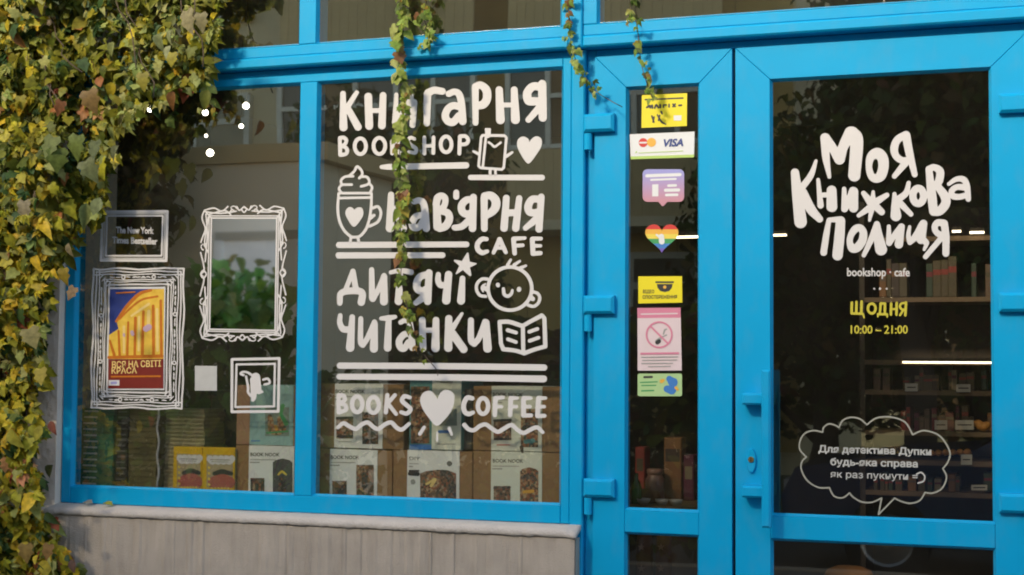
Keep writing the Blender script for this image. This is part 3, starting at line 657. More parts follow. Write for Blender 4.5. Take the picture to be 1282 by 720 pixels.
f.ink(zs(990, 510, 5.143, [[(810, 430, 5), (840, 420, 5), (862, 445, 5), (855, 475, 5), (820, 488, 5)]]), GT, step=0.3)
f.build('lettering', 'last pale text line with drawn smile inside the speech cloud', 'lettering', GC)
# ------------------------------------------------------------------ stickers down the narrow door
def pm(name, rgb, var=0.04): return mat(name, rgb, 0.45, var, 30)
YEL = pm('sticker_yellow', (0.82, 0.68, 0.01)); WHT = pm('sticker_white', (0.74, 0.74, 0.70)); INK = pm('print_black', (0.03, 0.03, 0.03))
RED = pm('print_red', (0.62, 0.04, 0.03)); ORG = pm('print_orange', (0.80, 0.42, 0.05)); NAVY = pm('print_navy', (0.03, 0.06, 0.22)); LIME = pm('print_lime', (0.45, 0.62, 0.14))
PINK = pm('print_pink', (0.66, 0.22, 0.30)); LPINK = pm('print_pale_pink', (0.72, 0.58, 0.56)); GRN = pm('print_green', (0.05, 0.32, 0.10)); PGRN = pm('print_pale_green', (0.42, 0.60, 0.26))
BLU = pm('print_blue', (0.05, 0.20, 0.50)); VIO = pm('print_violet', (0.16, 0.10, 0.42)); GREY = pm('print_grey', (0.35, 0.34, 0.30)); YPR = pm('print_yellow', (0.80, 0.62, 0.08)); LAV = pm('print_lavender', (0.36, 0.34, 0.60))
SG = 'small stickers on the narrow door glass'
def qd(o, s, pts): return [(o[0]+x/s, o[1]+y/s) for x, y in pts]
f = Flat(VY); o = (780, 105)
f.poly(qd(o, 7.2, [(170, 102), (578, 84), (575, 380), (166, 397)]), YEL)
f.ink(zs(*o, 7.2, [[(200, 143, 7), (262, 140, 7)], [(275, 139, 7), (390, 135, 7)], [(402, 134, 7), (540, 128, 7)], [(215, 212, 9), (240, 200, 13), (245, 215, 9)], [(262, 195, 10), (265, 218, 9)], [(285, 218, 9), (300, 190, 9), (318, 214, 9)], [(335, 190, 9), (335, 212, 9)],
    [(365, 190, 8), (365, 210, 8)], [(365, 190, 7), (390, 190, 7)], [(415, 186, 8), (415, 208, 8)], [(450, 184, 8), (470, 205, 8)], [(470, 183, 8), (450, 206, 8)], [(505, 195, 9), (525, 193, 9)],
    [(345, 252, 9), (352, 270, 8)], [(260, 290, 8), (278, 345, 8)], [(280, 300, 8), (270, 345, 7)], [(310, 280, 7), (345, 340, 9), (385, 365, 6)], [(330, 285, 8), (320, 330, 7)]]), INK, step=0.3)
f.rect(843.5, 144.5, 853, 151, WHT)
f.build('sticker', 'yellow notice sticker at the top of the narrow door glass', 'sticker', SG)
f = Flat(VY)
f.poly(qd(o, 7.2, [(60, 455), (645, 430), (640, 662), (70, 680)]), WHT)
f.poly(qd(o, 7.2, [(69, 655), (640.5, 637), (640, 662), (70, 680)]), LIME)
f.ink([[(805.2, 178.6, 5.6), (805.3, 178.6, 5.6)]], RED, step=0.3); f.ink([[(815.6, 178.2, 5.6), (815.7, 178.2, 5.6)]], ORG, step=0.3)
f.ink([[(801, 178.8, 1.0), (809, 178.6, 1.0)]], WHT, step=0.3); f.ink([[(796, 191, 0.8), (797, 190, 0.8)], [(800, 191.5, .4), (855, 189, .4)]], LIME, step=0.3)
V, F = text_shape('VISA', 0.035); xs = [v[0] for v in V]; a, bb = min(xs), max(xs)
f._add([(828.5+(x-a)/(bb-a)*27+y*3.2, 183.6-(x-a)/(bb-a)*1.2-y/0.73*9.4) for x, y in V], F, NAVY)
f.build('sticker', 'white bank card payment sticker with red and orange circles', 'sticker', SG)
f = Flat(VY); o = (780, 200)
def rrect(x0, y0, x1, y1, r, n=6):
    q = []
    for cx, cy, a in ((x1-r, y0+r, -90), (x1-r, y1-r, 0), (x0+r, y1-r, 90), (x0+r, y0+r, 180)):
        q += [(cx+r*math.cos(R(a+90*k/n)), cy+r*math.sin(R(a+90*k/n))) for k in range(n+1)]
    return q
GRAD = bpy.data.materials.new('lavender_to_pink_print'); GRAD.use_nodes = True
n_ = GRAD.node_tree; tc = n_.nodes.new('ShaderNodeTexCoord'); sx = n_.nodes.new('ShaderNodeSeparateXYZ'); cr = n_.nodes.new('ShaderNodeValToRGB')
n_.links.new(tc.outputs['Generated'], sx.inputs[0]); n_.links.new(sx.outputs['Z'], cr.inputs[0]); n_.links.new(cr.outputs[0], n_.nodes['Principled BSDF'].inputs['Base Color'])
cr.color_ramp.elements[0].color = (0.56, 0.26, 0.30, 1); cr.color_ramp.elements[1].color = (0.34, 0.33, 0.62, 1); cr.color_ramp.elements[0].position = 0.15; cr.color_ramp.elements[1].position = 0.9
q = rrect(136, 66, 424, 292, 34); V, F = outline_cells([], [qd(o, 5.54, q), qd(o, 5.54, [(235, 280), (318, 280), (280, 322), (272, 322)])], 0.5); f._add(V, F, GRAD)
f.ink(zs(*o, 5.54, [[(165, 112, 11), (395, 103, 11)], [(195, 140, 7), (365, 133, 7)], [(315, 180, 9), (365, 178, 9)], [(295, 212, 11), (385, 210, 11)], [(300, 245, 9), (375, 243, 9)]], None), WHT, [qd(o, 5.54, [(202, 172), (245, 170), (245, 254), (202, 254)])], step=0.3)
f.build('sticker', 'lavender and pink speech-bubble sticker below the card sticker', 'sticker', SG)
f = Flat(VY)
def heart_poly(cx, top, w, h, n=60):
    q = []
    for k in range(n):
        t = 2*math.pi*k/n; x = 16*math.sin(t)**3; y = 13*math.cos(t)-5*math.cos(2*t)-2*math.cos(3*t)-math.cos(4*t)
        q.append((cx+x/32*w, top+(12-y)/29.2*h))
    return q
hq = heart_poly(828.6, 281, 41.5, 36.5)
def clip(poly, ylo, yhi):
    for (yy, sg) in ((ylo, 1), (yhi, -1)):
        out = []
        for k in range(len(poly)):
            a, b_ = poly[k-1], poly[k]; da, db = (a[1]-yy)*sg, (b_[1]-yy)*sg
            if da*db < 0: t = da/(da-db); out.append((a[0]+(b_[0]-a[0])*t, yy))
            if db >= 0: out.append(b_)
        poly = out
        if not poly: break
    return poly
# the heart's bands, each cut from a meshed heart so the notch stays open
V, F = outline_cells([], [hq], 0.5); f._add(V, F, RED); 
for (lo, hi, mm) in ((287.2, 293, ORG), (293, 299, YPR), (299, 305, GRN), (305, 311, BLU), (311, 320, VIO)):
    left = clip([p for p in hq if p[0] <= 828.6+.01] , lo, hi); right = clip([p for p in hq if p[0] >= 828.6-.01], lo, hi)
    for pl_ in (left, right):
        if len(pl_) > 2: f.poly(pl_, mm); f.k -= 1
    f.k += 1
f.ink([[(828, 296, 3.2), (828.5, 302.5, 3.6)], [(822, 294, 1.2), (826, 297, 1.4)]], WHT, step=0.35)
f.build('sticker', 'rainbow-striped heart sticker on the narrow door glass', 'sticker', SG)
f = Flat(VY); o = (720, 330)
f.poly(qd(o, 3.6, [(285, 58), (482, 57), (483, 176), (285, 180)]), YEL)
f.ink([], INK, [qd(o, 3.6, [(362, 80), (445, 80), (445, 88), (362, 88)]), qd(o, 3.6, [(368, 92), (440, 92), (436, 110), (424, 124), (404, 129), (384, 124), (372, 110)])], step=0.3)
f.ink([[(832.2, 359.5, 2.0), (832.3, 359.5, 2.0)]], ORG, step=0.3)
f.text('ВІДЕО', (805, 367), (819, 367), 4.2, INK, 0.02); f.text('СПОСТЕРЕЖЕННЯ', (804.5, 374), (847.5, 373.6), 4.2, INK, 0.02)
f.build('sticker', 'yellow video surveillance sticker with a black dome camera', 'sticker', SG)
f = Flat(VY)
f.poly(qd(o, 3.6, [(281, 200), (475, 199), (481, 482), (282, 483)]), LPINK); f.poly(qd(o, 3.6, [(280, 200), (475, 199), (476, 244), (281, 246)]), PINK)
f.ink(zs(*o, 3.6, [[(298, 228, 3), (460, 225, 3)]]), LPINK, step=0.3)
f.ink(zs(*o, 3.6, [[(372, 352, 12), (390, 330, 4)], [(395, 330, 3), (412, 322, 3)], [(398, 318, 3), (404, 300, 4), (412, 296, 3)]]), GREY, step=0.3)
f.ink(zs(*o, 3.6, [[(370, 356, 9), (378, 350, 9)]]), INK, step=0.3)
f.ink(zs(*o, 3.6, [ell(379, 321, 57, 57, 4), [(340, 283, 4), (418, 360, 4)]]), PINK, step=0.3)
f.ink(zs(*o, 3.6, [[(298, 406, 4.5), (464, 404, 4.5)]]), PINK, step=0.3)
f.ink(zs(*o, 3.6, [[(300, 422, 2), (462, 420, 2)], [(304, 436, 2), (458, 434, 2)], [(300, 450, 2), (440, 449, 2)], [(330, 464, 2), (430, 463, 2)]]), GREY, step=0.25)
f.build('sticker', 'pale pink no-smoking notice with a crossed cigarette', 'sticker', SG)
f = Flat(VY); f.poly(qd(o, 3.6, rrect(282, 496, 482, 598, 9)), PGRN)
f.ink(zs(*o, 3.6, [[(312, 512, 5), (346, 511, 5)]]), INK, step=0.3)
f.ink(zs(*o, 3.6, [[(294, 536, 2.5), (370, 533, 2.5)], [(300, 550, 2.5), (364, 549, 2.5)], [(300, 574, 3), (354, 572, 3)]]), GRN, step=0.3)
f.ink(zs(*o, 3.6, [[(425, 520, 14), (440, 535, 22)], [(415, 565, 16), (435, 570, 20)]]), BLU, step=0.3)
f.ink(zs(*o, 3.6, [[(390, 530, 9), (398, 526, 6)], [(455, 560, 7), (462, 568, 5)]]), ORG, step=0.3)
f.build('sticker', 'small light green sticker with a blue shape, lowest on the narrow door', 'sticker', SG)

# ------------------------------------------------------------------ drawn picture frames on the left window
FR = 'white drawn picture frames on the left window'
def quad(o, s, pts, r): 
    P = [(o[0]+x/s, o[1]+y/s, r) for x, y in pts]; P.append(P[0])
    return [[P[k], P[k+1]] for k in range(4)]
def wob(o, s, pts, r, amp, n, seed):
    """a hand-drawn line from corner to corner"""
    rnd = random.Random(seed); out = []
    for k in range(4):
        a, b_ = pts[k], pts[(k+1) % 4]; L = []
        for i in range(n+1):
            t = i/n; e = amp*math.sin(math.pi*2*t*2.0+seed)*(0 if i in (0, n) else 1)+rnd.uniform(-.3, .3)*amp
            dx, dy = b_[0]-a[0], b_[1]-a[1]; l = math.hypot(dx, dy)
            L.append((o[0]+(a[0]+dx*t-dy/l*e)/s, o[1]+(a[1]+dy*t+dx/l*e)/s, r))
        out.append(L)
    return out
o = (115, 255)
f = Flat(VY); f.ink(quad(o, 9, [(118, 92), (850, 88), (836, 642), (103, 638)], 1.7)+quad(o, 9, [(170, 138), (800, 136), (786, 588), (158, 588)], 1.1), VINYL, smooth=False, step=0.4)
f.ink(quad(o, 9, [(148, 116), (824, 113), (810, 616), (132, 614)], 0.7), THINV, smooth=False, step=0.35)
f.text('The New York', (145.2, 291.8), (192.5, 292.6), 8.2, VINYL, 0.035); f.text('Times Bestseller', (140.5, 304.2), (197, 306), 8.2, VINYL, 0.035)
f.build('window_sticker', 'white double-line frame around the words The New York Times Bestseller', 'sticker', FR)
o = (105, 325); s = 3.69
PC = [(45, 44), (462, 42), (452, 688), (34, 684)]
f = Flat(VY)
def inset(k): return [(PC[0][0]+k, PC[0][1]+k), (PC[1][0]-k, PC[1][1]+k), (PC[2][0]-k, PC[2][1]-k), (PC[3][0]+k, PC[3][1]-k)]
st = wob(o, s, inset(0), 1.15, 3.5, 14, 1)+wob(o, s, inset(13), 0.9, 3.0, 12, 2)+wob(o, s, inset(26), 0.75, 2.5, 12, 3)+wob(o, s, inset(50), 0.7, 2.5, 12, 4)+wob(o, s, inset(58), 0.7, 2, 10, 5)+wob(o, s, inset(72), 1.1, .6, 8, 6)
for (cx, cy) in inset(14):
    st += quad(o, s, [(cx-13, cy-13), (cx+13, cy-13), (cx+13, cy+13), (cx-13, cy+13)], 0.9)
for c0, c1 in zip(inset(24), inset(70)):
    for k in range(5):
        t = k/4; a = (c0[0]*(1-t)+c1[0]*t, c0[1]*(1-t)+c1[1]*t); sx, sy = (1 if c1[0] > c0[0] else -1), (1 if c1[1] > c0[1] else -1)
        st.append([(o[0]+(a[0]-8*sx)/s, o[1]+(a[1]+8*sy)/s, .7), (o[0]+(a[0]+8*sx)/s, o[1]+(a[1]-8*sy)/s, .7)])
IM = inset(38)
rn = random.Random(9)
for k in range(4):
    a, b_ = IM[k], IM[(k+1) % 4]; dx, dy = b_[0]-a[0], b_[1]-a[1]; L = math.hypot(dx, dy); n = int(L/24)
    for i in range(2, n-1):
        t = (i+rn.uniform(-.2, .2))/n; x, y = a[0]+dx*t, a[1]+dy*t; ux, uy = dx/L, dy/L
        if i in (n//3, n-n//3): st.append([(o[0]+(x+8*math.cos(w))/s, o[1]+(y+8*math.sin(w))/s, .8) for w in [k2*math.pi/4 for k2 in range(9)]])
        else: st.append([(o[0]+(x-9*ux+rn.uniform(-2, 2))/s, o[1]+(y-9*uy+rn.uniform(-3, 3))/s, .55), (o[0]+x/s, o[1]+(y+rn.uniform(-2, 2))/s, rn.uniform(.7, 1.3)), (o[0]+(x+9*ux)/s, o[1]+(y+9*uy+rn.uniform(-3, 3))/s, .55)])
f.ink(st, VINYL, smooth=False, step=0.4)
f.build('window_sticker', 'white ornate drawn frame around the yellow and blue book poster', 'sticker', FR)
# poster: generic yellow colonnade under a dark blue sky
PY_ = mat('poster_yellow', (0.78, 0.42, 0.02), 0.4, 0.25, 40, var2=(0.85, 0.55, 0.08)); PO = mat('poster_orange', (0.55, 0.16, 0.01), 0.4, 0.3, 40); PB = mat('poster_blue', (0.02, 0.04, 0.20), 0.4, 0.4, 25)
PR = mat('poster_red', (0.20, 0.02, 0.012), 0.4, 0.2, 20); PL = pm('poster_light_yellow', (0.85, 0.62, 0.20)); PWH = pm('poster_white', (0.7, 0.68, 0.64))
f = Flat(VY+0.0006)
X = lambda pts: qd(o, s, pts)
f.poly(X([(112, 127), (377, 125), (372, 603), (106, 603)]), PWH)
f.poly(X([(119, 137), (371, 135), (367, 595), (112, 595)]), PB)
f.poly(X([(114, 350), (160, 320), (150, 280), (200, 215), (255, 155), (300, 137), (371, 135), (368, 460), (112, 460)]), PY_)
f.ink(zs(*o, s, [[(150, 285, 6), (200, 215, 8), (258, 158, 8), (310, 142, 6)], [(165, 275, 4), (215, 225, 5), (270, 185, 5), (340, 170, 5)], [(160, 330, 5), (165, 440, 6)], [(205, 290, 5), (200, 440, 6)], [(238, 270, 7), (235, 440, 6)], [(275, 240, 6), (270, 440, 7)], [(320, 215, 7), (322, 440, 7)], [(355, 190, 6), (358, 440, 6)], [(115, 452, 7), (360, 446, 8)], [(120, 375, 5), (140, 440, 7)]]), PO, step=0.4)
f.ink(zs(*o, s, [[(185, 310, 6), (185, 430, 5)], [(220, 260, 5), (300, 205, 6)], [(255, 265, 5), (253, 420, 5)], [(300, 240, 8), (298, 300, 8)], [(338, 230, 6), (340, 420, 6)]]), PL, step=0.4)
f.ink(zs(*o, s, [[(287, 320, 14), (300, 312, 14)], [(222, 335, 8), (225, 345, 8)], [(185, 345, 5), (186, 352, 5)]]), mat('poster_mauve', (0.55, 0.38, 0.45), 0.5), step=0.4)
f.poly(X([(113, 462), (367, 458), (367, 595), (112, 595)]), PR)
f.text('ВСЯ НА СВІТІ', X([(130, 500)])[0], X([(356, 494)])[0], 8.0, PL, 0.02); f.text('КРАСА', X([(128, 527)])[0], X([(245, 525)])[0], 7.4, PL, 0.02)
f.ink(zs(*o, s, [[(128, 541, 4), (352, 539, 4)], [(150, 155, 3), (235, 150, 3)]]), PO, step=0.3); f.rect(*X([(114, 557)])[0], *X([(164, 582)])[0], PWH)
f.ink(zs(*o, s, [[(130, 570, 6), (148, 569, 6)]]), LAV, step=0.4)
f.build('poster', 'yellow columned building on a blue and red poster in the left window', 'poster')
# mirror film with a scrolled frame
MIR = bpy.data.materials.new('mirror_film'); MIR.use_nodes = True; p_ = MIR.node_tree.nodes['Principled BSDF']
p_.inputs['Metallic'].default_value = 1; p_.inputs['Roughness'].default_value = 0.03; p_.inputs['Base Color'].default_value = (0.97, 0.97, 0.90, 1)
o = (240, 245); s = 3.79
mp = [(93, 106), (404, 106), (396, 640), (84, 634)]
f = Flat(VY+0.0006); f.poly(qd(o, s, mp), MIR); f.build('mirror', 'mirror film reflecting green leaves inside the scrolled drawn frame', 'mirror')
def lerp(a, b_, t): return (a[0]+(b_[0]-a[0])*t, a[1]+(b_[1]-a[1])*t)
oc = [(60, 70), (437, 60), (430, 672), (50, 676)]
st = quad(o, s, mp, 1.0)+quad(o, s, [(mp[0][0]-10, mp[0][1]-10), (mp[1][0]+9, mp[1][1]-10), (mp[2][0]+9, mp[2][1]+9), (mp[3][0]-10, mp[3][1]+9)], .8)
for k in range(4): st.append([(*qd(o, s, [oc[k]])[0], .9), (*qd(o, s, [mp[k]])[0], .9)])
def scroll(c, d, nrm, size, flip):
    """one acanthus curl: c centre, d along the side, nrm outwards"""
    out = []
    for k in range(11):
        w = k/10*4.6; rr = size*(1-.075*k)
        out.append((c[0]+d[0]*flip*rr*math.cos(w)*0.95+nrm[0]*rr*math.sin(w)*.7, c[1]+d[1]*flip*rr*math.cos(w)*.95+nrm[1]*rr*math.sin(w)*.7, 3.3*(1-.05*k)))
    return out
for k in range(4):
    a, b_ = oc[k], oc[(k+1) % 4]; dx, dy = b_[0]-a[0], b_[1]-a[1]; L = math.hypot(dx, dy); d = (dx/L, dy/L); nr = (dy/L, -dx/L)
    P = lambda t, e: (a[0]+dx*t+nr[0]*e, a[1]+dy*t+nr[1]*e, 3.6)
    if L < 450: seg = [(0, .0), (.12, 10), (.22, -6), (.3, 16)], [(1, .0), (.88, 10), (.78, -6), (.7, 16)]; cs = [(.36, 6, 1), (.64, 6, -1)]; md = .5
    else: seg = [(0, 0), (.06, 10), (.14, -6), (.2, 4), (.25, 14)], [(1, 0), (.94, 10), (.86, -6), (.8, 4), (.75, 14)]; cs = [(.28, 2, 1), (.72, 2, -1)]; md = .5
    for q in seg: st += zs(*o, s, [[P(*v) for v in q]])
    for t, e, fl in cs: st += zs(*o, s, [scroll(P(t, e), d, nr, 19, fl), scroll(P(t, e-14), d, nr, 13, -fl)])
    st += zs(*o, s, [[P(cs[0][0]+.05, 14), P(md-.06 if L < 450 else md-.04, -4), P(md, 10), P(md+.06 if L < 450 else md+.04, -4), P(cs[1][0]-.05, 14)], [P(md-.03, 0), P(md, -14), P(md+.03, 0), P(md, 12), P(md-.03, 0)],
                     [P(.03, -8), P(.2, -16), P(.4, -8)], [P(.97, -8), P(.8, -16), P(.6, -8)], [P(.05, -20), P(.25, -4), P(.33, -22)], [P(.95, -20), P(.75, -4), P(.67, -22)]])
f = Flat(VY); f.ink(st, VINYL, step=0.4); f.build('window_sticker', 'white scrolled baroque drawn frame around the mirror film', 'sticker', FR)
o = (235, 440); s = 8.47
f = Flat(VY); f.rect(244, 458, 271.5, 489, pm('blank_label', (0.52, 0.51, 0.46), .15), 0.01); f.build('sticker', 'small plain whitish square sticker low on the left window', 'sticker')
f = Flat(VY); f.ink(quad(o, s, [(470, 85), (970, 75), (960, 636), (468, 640)], 1.7)+quad(o, s, [(518, 138), (925, 132), (915, 583), (505, 590)], 1.3), VINYL, smooth=False, step=0.4)
f.ink(zs(*o, s, [[(720, 275, 48), (725, 395, 56)], [(690, 300, 30), (700, 470, 30), (690, 515, 18)], [(590, 250, 14), (560, 238, 11), (580, 218, 11), (630, 222, 12), (670, 245, 14)], [(620, 265, 12), (640, 380, 13), (640, 430, 14), (668, 470, 14)], [(800, 300, 12), (850, 290, 13), (868, 335, 12), (815, 350, 12)], [(760, 425, 30), (790, 430, 12)]]), VINYL, step=0.4)
f.build('window_sticker', 'white square drawn frame around a white scribbled figure', 'sticker', FR)

# ------------------------------------------------------------------ goods in the left display window
SZ = 0.978
PAGE = mat('book_pages', (0.46, 0.41, 0.24), 0.9, 0.2, 40)
def stack(x0, x1, ytop, y, n, cover, mark, label, grp, dep=0.16, pages=False, seed=1):
    rn = random.Random(seed); p0, p1 = at(x0, 600, y), at(x1, 600, y); zt = at((x0+x1)/2, ytop, y).z; h = (zt-SZ)/n; X0, X1 = p0.x, p1.x
    w = X1-X0; b = MB()
    b.bbox(-w/2, w/2, 0, dep, 0, 0.0035, cover, .001); b.bbox(-w/2, w/2, 0, dep, h-.0040, h-.0006, cover, .001)
    if pages: b.box(-w/2+.002, w/2-.002, 0.003, dep-.004, 0.0035, h-.0040, PAGE)
    else:
        b.box(-w/2, w/2, 0.0006, dep-.002, 0.0035, h-.0040, cover)
        if mark: b.box(-w*.40, w*(.02 if w > .08 else .36), -0.0004, 0.0005, h*.34, h*.64, mark)
    src = b.build('book', origin=(0, 0, 0), label=label, cat='book', group=grp)
    for k in range(n):
        o_ = src if k == 0 else src.copy()
        if k: COL.objects.link(o_)
        o_.location = ((X0+X1)/2+rn.uniform(-.003, .003), y+rn.uniform(0, .004), SZ+h*k); o_.rotation_euler.z = rn.uniform(-.012, .012)
BG = mat('green_cover', (0.022, 0.17, 0.085), 0.4, 0.15, 8); BK = mat('black_cover', (0.022, 0.022, 0.014), 0.45, 0.2, 8); BO = mat('olive_cover', (0.13, 0.11, 0.035), 0.5, 0.2, 8); MK = mat('spine_print', (0.45, 0.52, 0.46), 0.5); MK2 = mat('dim_spine_print', (0.13, 0.13, 0.11), 0.5)
stack(99, 140, 511, 0.10, 13, BG, MK, 'green book with pale spine title in the leftmost tall stack', 'green books in a stack')
stack(143.5, 158, 512, 0.105, 14, BK, MK2, 'black book with grey spine title in the narrow dark stack', 'black books in a narrow stack', seed=2)
stack(160, 195, 512, 0.11, 14, BO, None, 'dark olive book without a title beside the narrow black stack', 'dark olive books in a stack', seed=3)
stack(204, 254, 512, 0.16, 20, mat('beige_cover', (0.36, 0.31, 0.16), 0.6), None, 'beige paged book in the stack behind the yellow books', 'beige paged books in a stack', pages=True, seed=4)
b = MB(); CORD = mat('white_cord', (0.45, 0.44, 0.42), 0.8)
b.tube([at(198+1.2*math.sin(k*.9), 508+k*5.2, 0.075) for k in range(21)], 0.0042, CORD, 7); 
b.build('cord', origin=at(198, 612, .075), smooth=True, label='white wavy cord hanging between the dark and beige book stacks', cat='cord')
def ybook(x0, x1, ytop, y, label):
    p0, p1 = at(x0, 600, y), at(x1, 600, y); zt = at(x1, ytop, y).z
    e = empty('book', (p0.x, y, SZ), label, 'book', 'yellow picture books standing in the window')
    b = MB(); YC = mat('yellow_cover', (0.70, 0.43, 0.01), 0.35, 0.05); b.bbox(p0.x, p1.x, y, y+.004, SZ, zt, YC, .001); b.bbox(p0.x, p0.x+.003, y+.004, y+.022, SZ, zt, YC, .001); b.bbox(p0.x+.003, p1.x, y+.018, y+.022, SZ, zt, YC, .001); b.build('cover', e)
    b = MB(); b.box(p0.x+.003, p1.x-.002, y+.0042, y+.0178, SZ+.002, zt-.003, PAGE); b.build('pages', e)
    f = Flat(y-.0006); w = x1-x0
    f.poly([(x0+w*.14, ytop+8), (x1-w*.05, ytop+9), (x1-w*.05, 611), (x0+w*.14, 610)], mat('cover_beige', (0.42, 0.33, 0.18), .5, .3, 90))
    f.ink([[(x0+w*(.24+.085*k), ytop+15+(1.6 if k % 2 else -1.6), 4.2) for k in range(9)]], PWH, step=0.4)
    f.ink([[(x0+w*.26, ytop+14.5, .7), (x1-w*.16, ytop+15, .7)], [(x0+w*.3, ytop+17, .5), (x1-w*.2, ytop+17.5, .5)]], GREY, step=0.3)
    f.ink([[(x0+w*.35, ytop+43, 7), (x0+w*.6, ytop+41, 9), (x0+w*.85, ytop+43, 7)]], mat('cover_red', (0.42, 0.10, 0.07), .5, .2, 60), step=0.4)
    f.ink([[(x0+w*.38, ytop+32, 2.5), (x0+w*.62, ytop+29.5, 3.2), (x0+w*.9, ytop+32, 2.5)]], INK, step=0.4)
    f.ink([[(x0+w*.2, ytop+24+k*7, 1.1), (x0+w*.22, ytop+25+k*7, 1.4)] for k in range(4)]+[[(x0+w*(.3+.1*k), ytop+50, 1), (x0+w*(.32+.1*k), ytop+50.5, 1)] for k in range(6)], YPR, step=0.4)
    f.build('cover_print', parent=e)
ybook(216.5, 252.5, 560, 0.075, 'left of two yellow picture books standing by the beige stack')
ybook(253, 293.5, 561, 0.070, 'right yellow picture book standing against the brown carton')

CARD = mat('brown_cardboard', (0.30, 0.17, 0.065), 0.85, 0.12, 25, bump=0.1); CARD2 = mat('tan_cardboard', (0.36, 0.20, 0.11), 0.85, 0.1, 20); SLV = mat('white_sleeve', (0.85, 0.86, 0.77), 0.5, 0.03); SLV2 = mat('cream_sleeve', (0.80, 0.83, 0.66), 0.5, 0.03); TEAL = mat('teal_print', (0.10, 0.30, 0.28), 0.5); PTEAL = mat('pale_teal_print', (0.30, 0.50, 0.46), 0.5, .06)
def picture(name, cols, scale):
    """a small busy printed photograph: random patches of a few colours"""
    m = bpy.data.materials.new(name); m.use_nodes = True; n = m.node_tree; p = n.nodes['Principled BSDF']; p.inputs['Roughness'].default_value = .45
    tc = n.nodes.new('ShaderNodeTexCoord'); v = n.nodes.new('ShaderNodeTexVoronoi'); v.inputs['Scale'].default_value = scale; v.distance = 'CHEBYCHEV'
    s = n.nodes.new('ShaderNodeSeparateColor'); r = n.nodes.new('ShaderNodeValToRGB'); r.color_ramp.interpolation = 'CONSTANT'
    while len(r.color_ramp.elements) < len(cols): r.color_ramp.elements.new(.5)
    for k, c in enumerate(cols): r.color_ramp.elements[k].position = k/len(cols); r.color_ramp.elements[k].color = (*c, 1)
    n.links.new(tc.outputs['Object'], v.inputs['Vector']); n.links.new(v.outputs['Color'], s.inputs[0]); n.links.new(s.outputs[0], r.inputs[0]); n.links.new(r.outputs[0], p.inputs['Base Color'])
    MATS[name] = m; return m
PIC = picture('picture_brown', [(.10, .06, .035), (.22, .12, .06), (.05, .04, .03), (.38, .27, .17), (.16, .09, .05), (.30, .10, .05)], 130)
PICD = picture('picture_dark', [(.03, .03, .028), (.09, .07, .05), (.05, .05, .05), (.17, .13, .10), (.03, .03, .03), (.20, .08, .04)], 140)
PICR = picture('picture_red', [(.26, .09, .04), (.42, .24, .11), (.12, .06, .03), (.46, .33, .18), (.34, .12, .05), (.09, .11, .08)], 135)
KG = 'cartons of miniature room kits in the display windows'
def kit(label, x0, x1, y0, y1, y, sl, sleeve=None, pics=(), text=None, marks=(), card=None, dep=0.2, side=True):
    """carton x0..x1 wide in the picture, top row y0, bottom row y1, with a printed sleeve sl[0]..sl[1] round it"""
    a, c = at(x0, y1, y), at(x1, y1, y); xm = (x0+x1)/2; zt, zb = at(xm, y0, y).z, at(xm, y1, y).z
    e = empty('kit_box', (a.x, y, zb), label, 'box', KG)
    b = MB(); b.bbox(a.x, c.x, y, y+dep, zb, zt, card or CARD, .002); b.build('carton', e)
    if sl:
        a2, c2 = at(sl[0], y1, y), at(sl[1], y1, y)
        b = MB(); b.bbox(a2.x, c2.x, y-.0022, y+dep-.01, zb+.0008, zt+.0008, sleeve or SLV, .0008); s_ = b.build('sleeve', e)
        f = Flat(y-.0028)
        if text: 
            (tx, tx1, ty, body) = text; f.text(body, (tx, ty), (tx1, ty+.5), 4.6, INK, 0.015)
            f.ink([[(tx, ty+4.5, .45), (tx+(tx1-tx)*.85, ty+4.8, .45)], [(tx, ty+8, .7), (tx+(tx1-tx)*.3, ty+8, .7)]], GREY, step=0.25)
        for (px0, py0, px1, py1, mm, arch) in pics:
            if arch: f.ink([], mm, [[(px0, py1), (px0, py0+5), (px0+(px1-px0)*.15, py0+2), (px0+(px1-px0)*.5, py0), (px0+(px1-px0)*.85, py0+2), (px1, py0+5), (px1, py1)]], step=0.5)
            else: f.rect(px0, py0, px1, py1, mm)
            f.k -= 1
        f.k += 1
        for (st_, mm) in marks: f.ink(st_, mm, step=0.35)
        f.build('print', parent=s_)
    return e
# bottom of each row follows the sill's perspective
kit('white front kit box with grey arch picture, lowest at the end of left window', 294, 372, 558.5, 622, 0.085, (311, 368), pics=[(341.5, 574, 366, 617, mat('picture_arch', (0.075, 0.078, 0.075), .5, .5, 90), True), (313.5, 598.5, 331, 617, PICD, False)], text=(313.5, 350, 571, 'BOOK NOOK'),
    marks=[([[(348.5, 594, 1.2), (353, 590.5, 1.4), (358, 594, 1.2)]], YPR), ([[(353, 600, 4), (353, 615, 5)]], PICD), ([[(318, 604, 1), (318, 614, 1.4)], [(325, 604, 1), (325, 614, 1.4)]], PICR)])
kit('pale teal kit box standing on the white arch box in the left window', 295.5, 372, 482.5, 557.5, 0.095, (312.5, 367), sleeve=PTEAL, card=CARD2, pics=[(332, 510, 362, 546, mat('picture_tray', (0.20, 0.26, 0.22), .5, .6, 90), False)],
    marks=[([[(338, 522, 3), (341, 538, 5), (352, 537, 6), (350, 524, 3)]], PICR), ([[(354, 508, 2.5), (352, 518, 2), (358, 530, 3)], [(334, 542, 1), (360, 540, 1)]], GRN), ([[(345, 534, 2), (346, 537, 2)]], ORG), ([[(315, 552, .7), (325, 552, .7)]], BLU)])
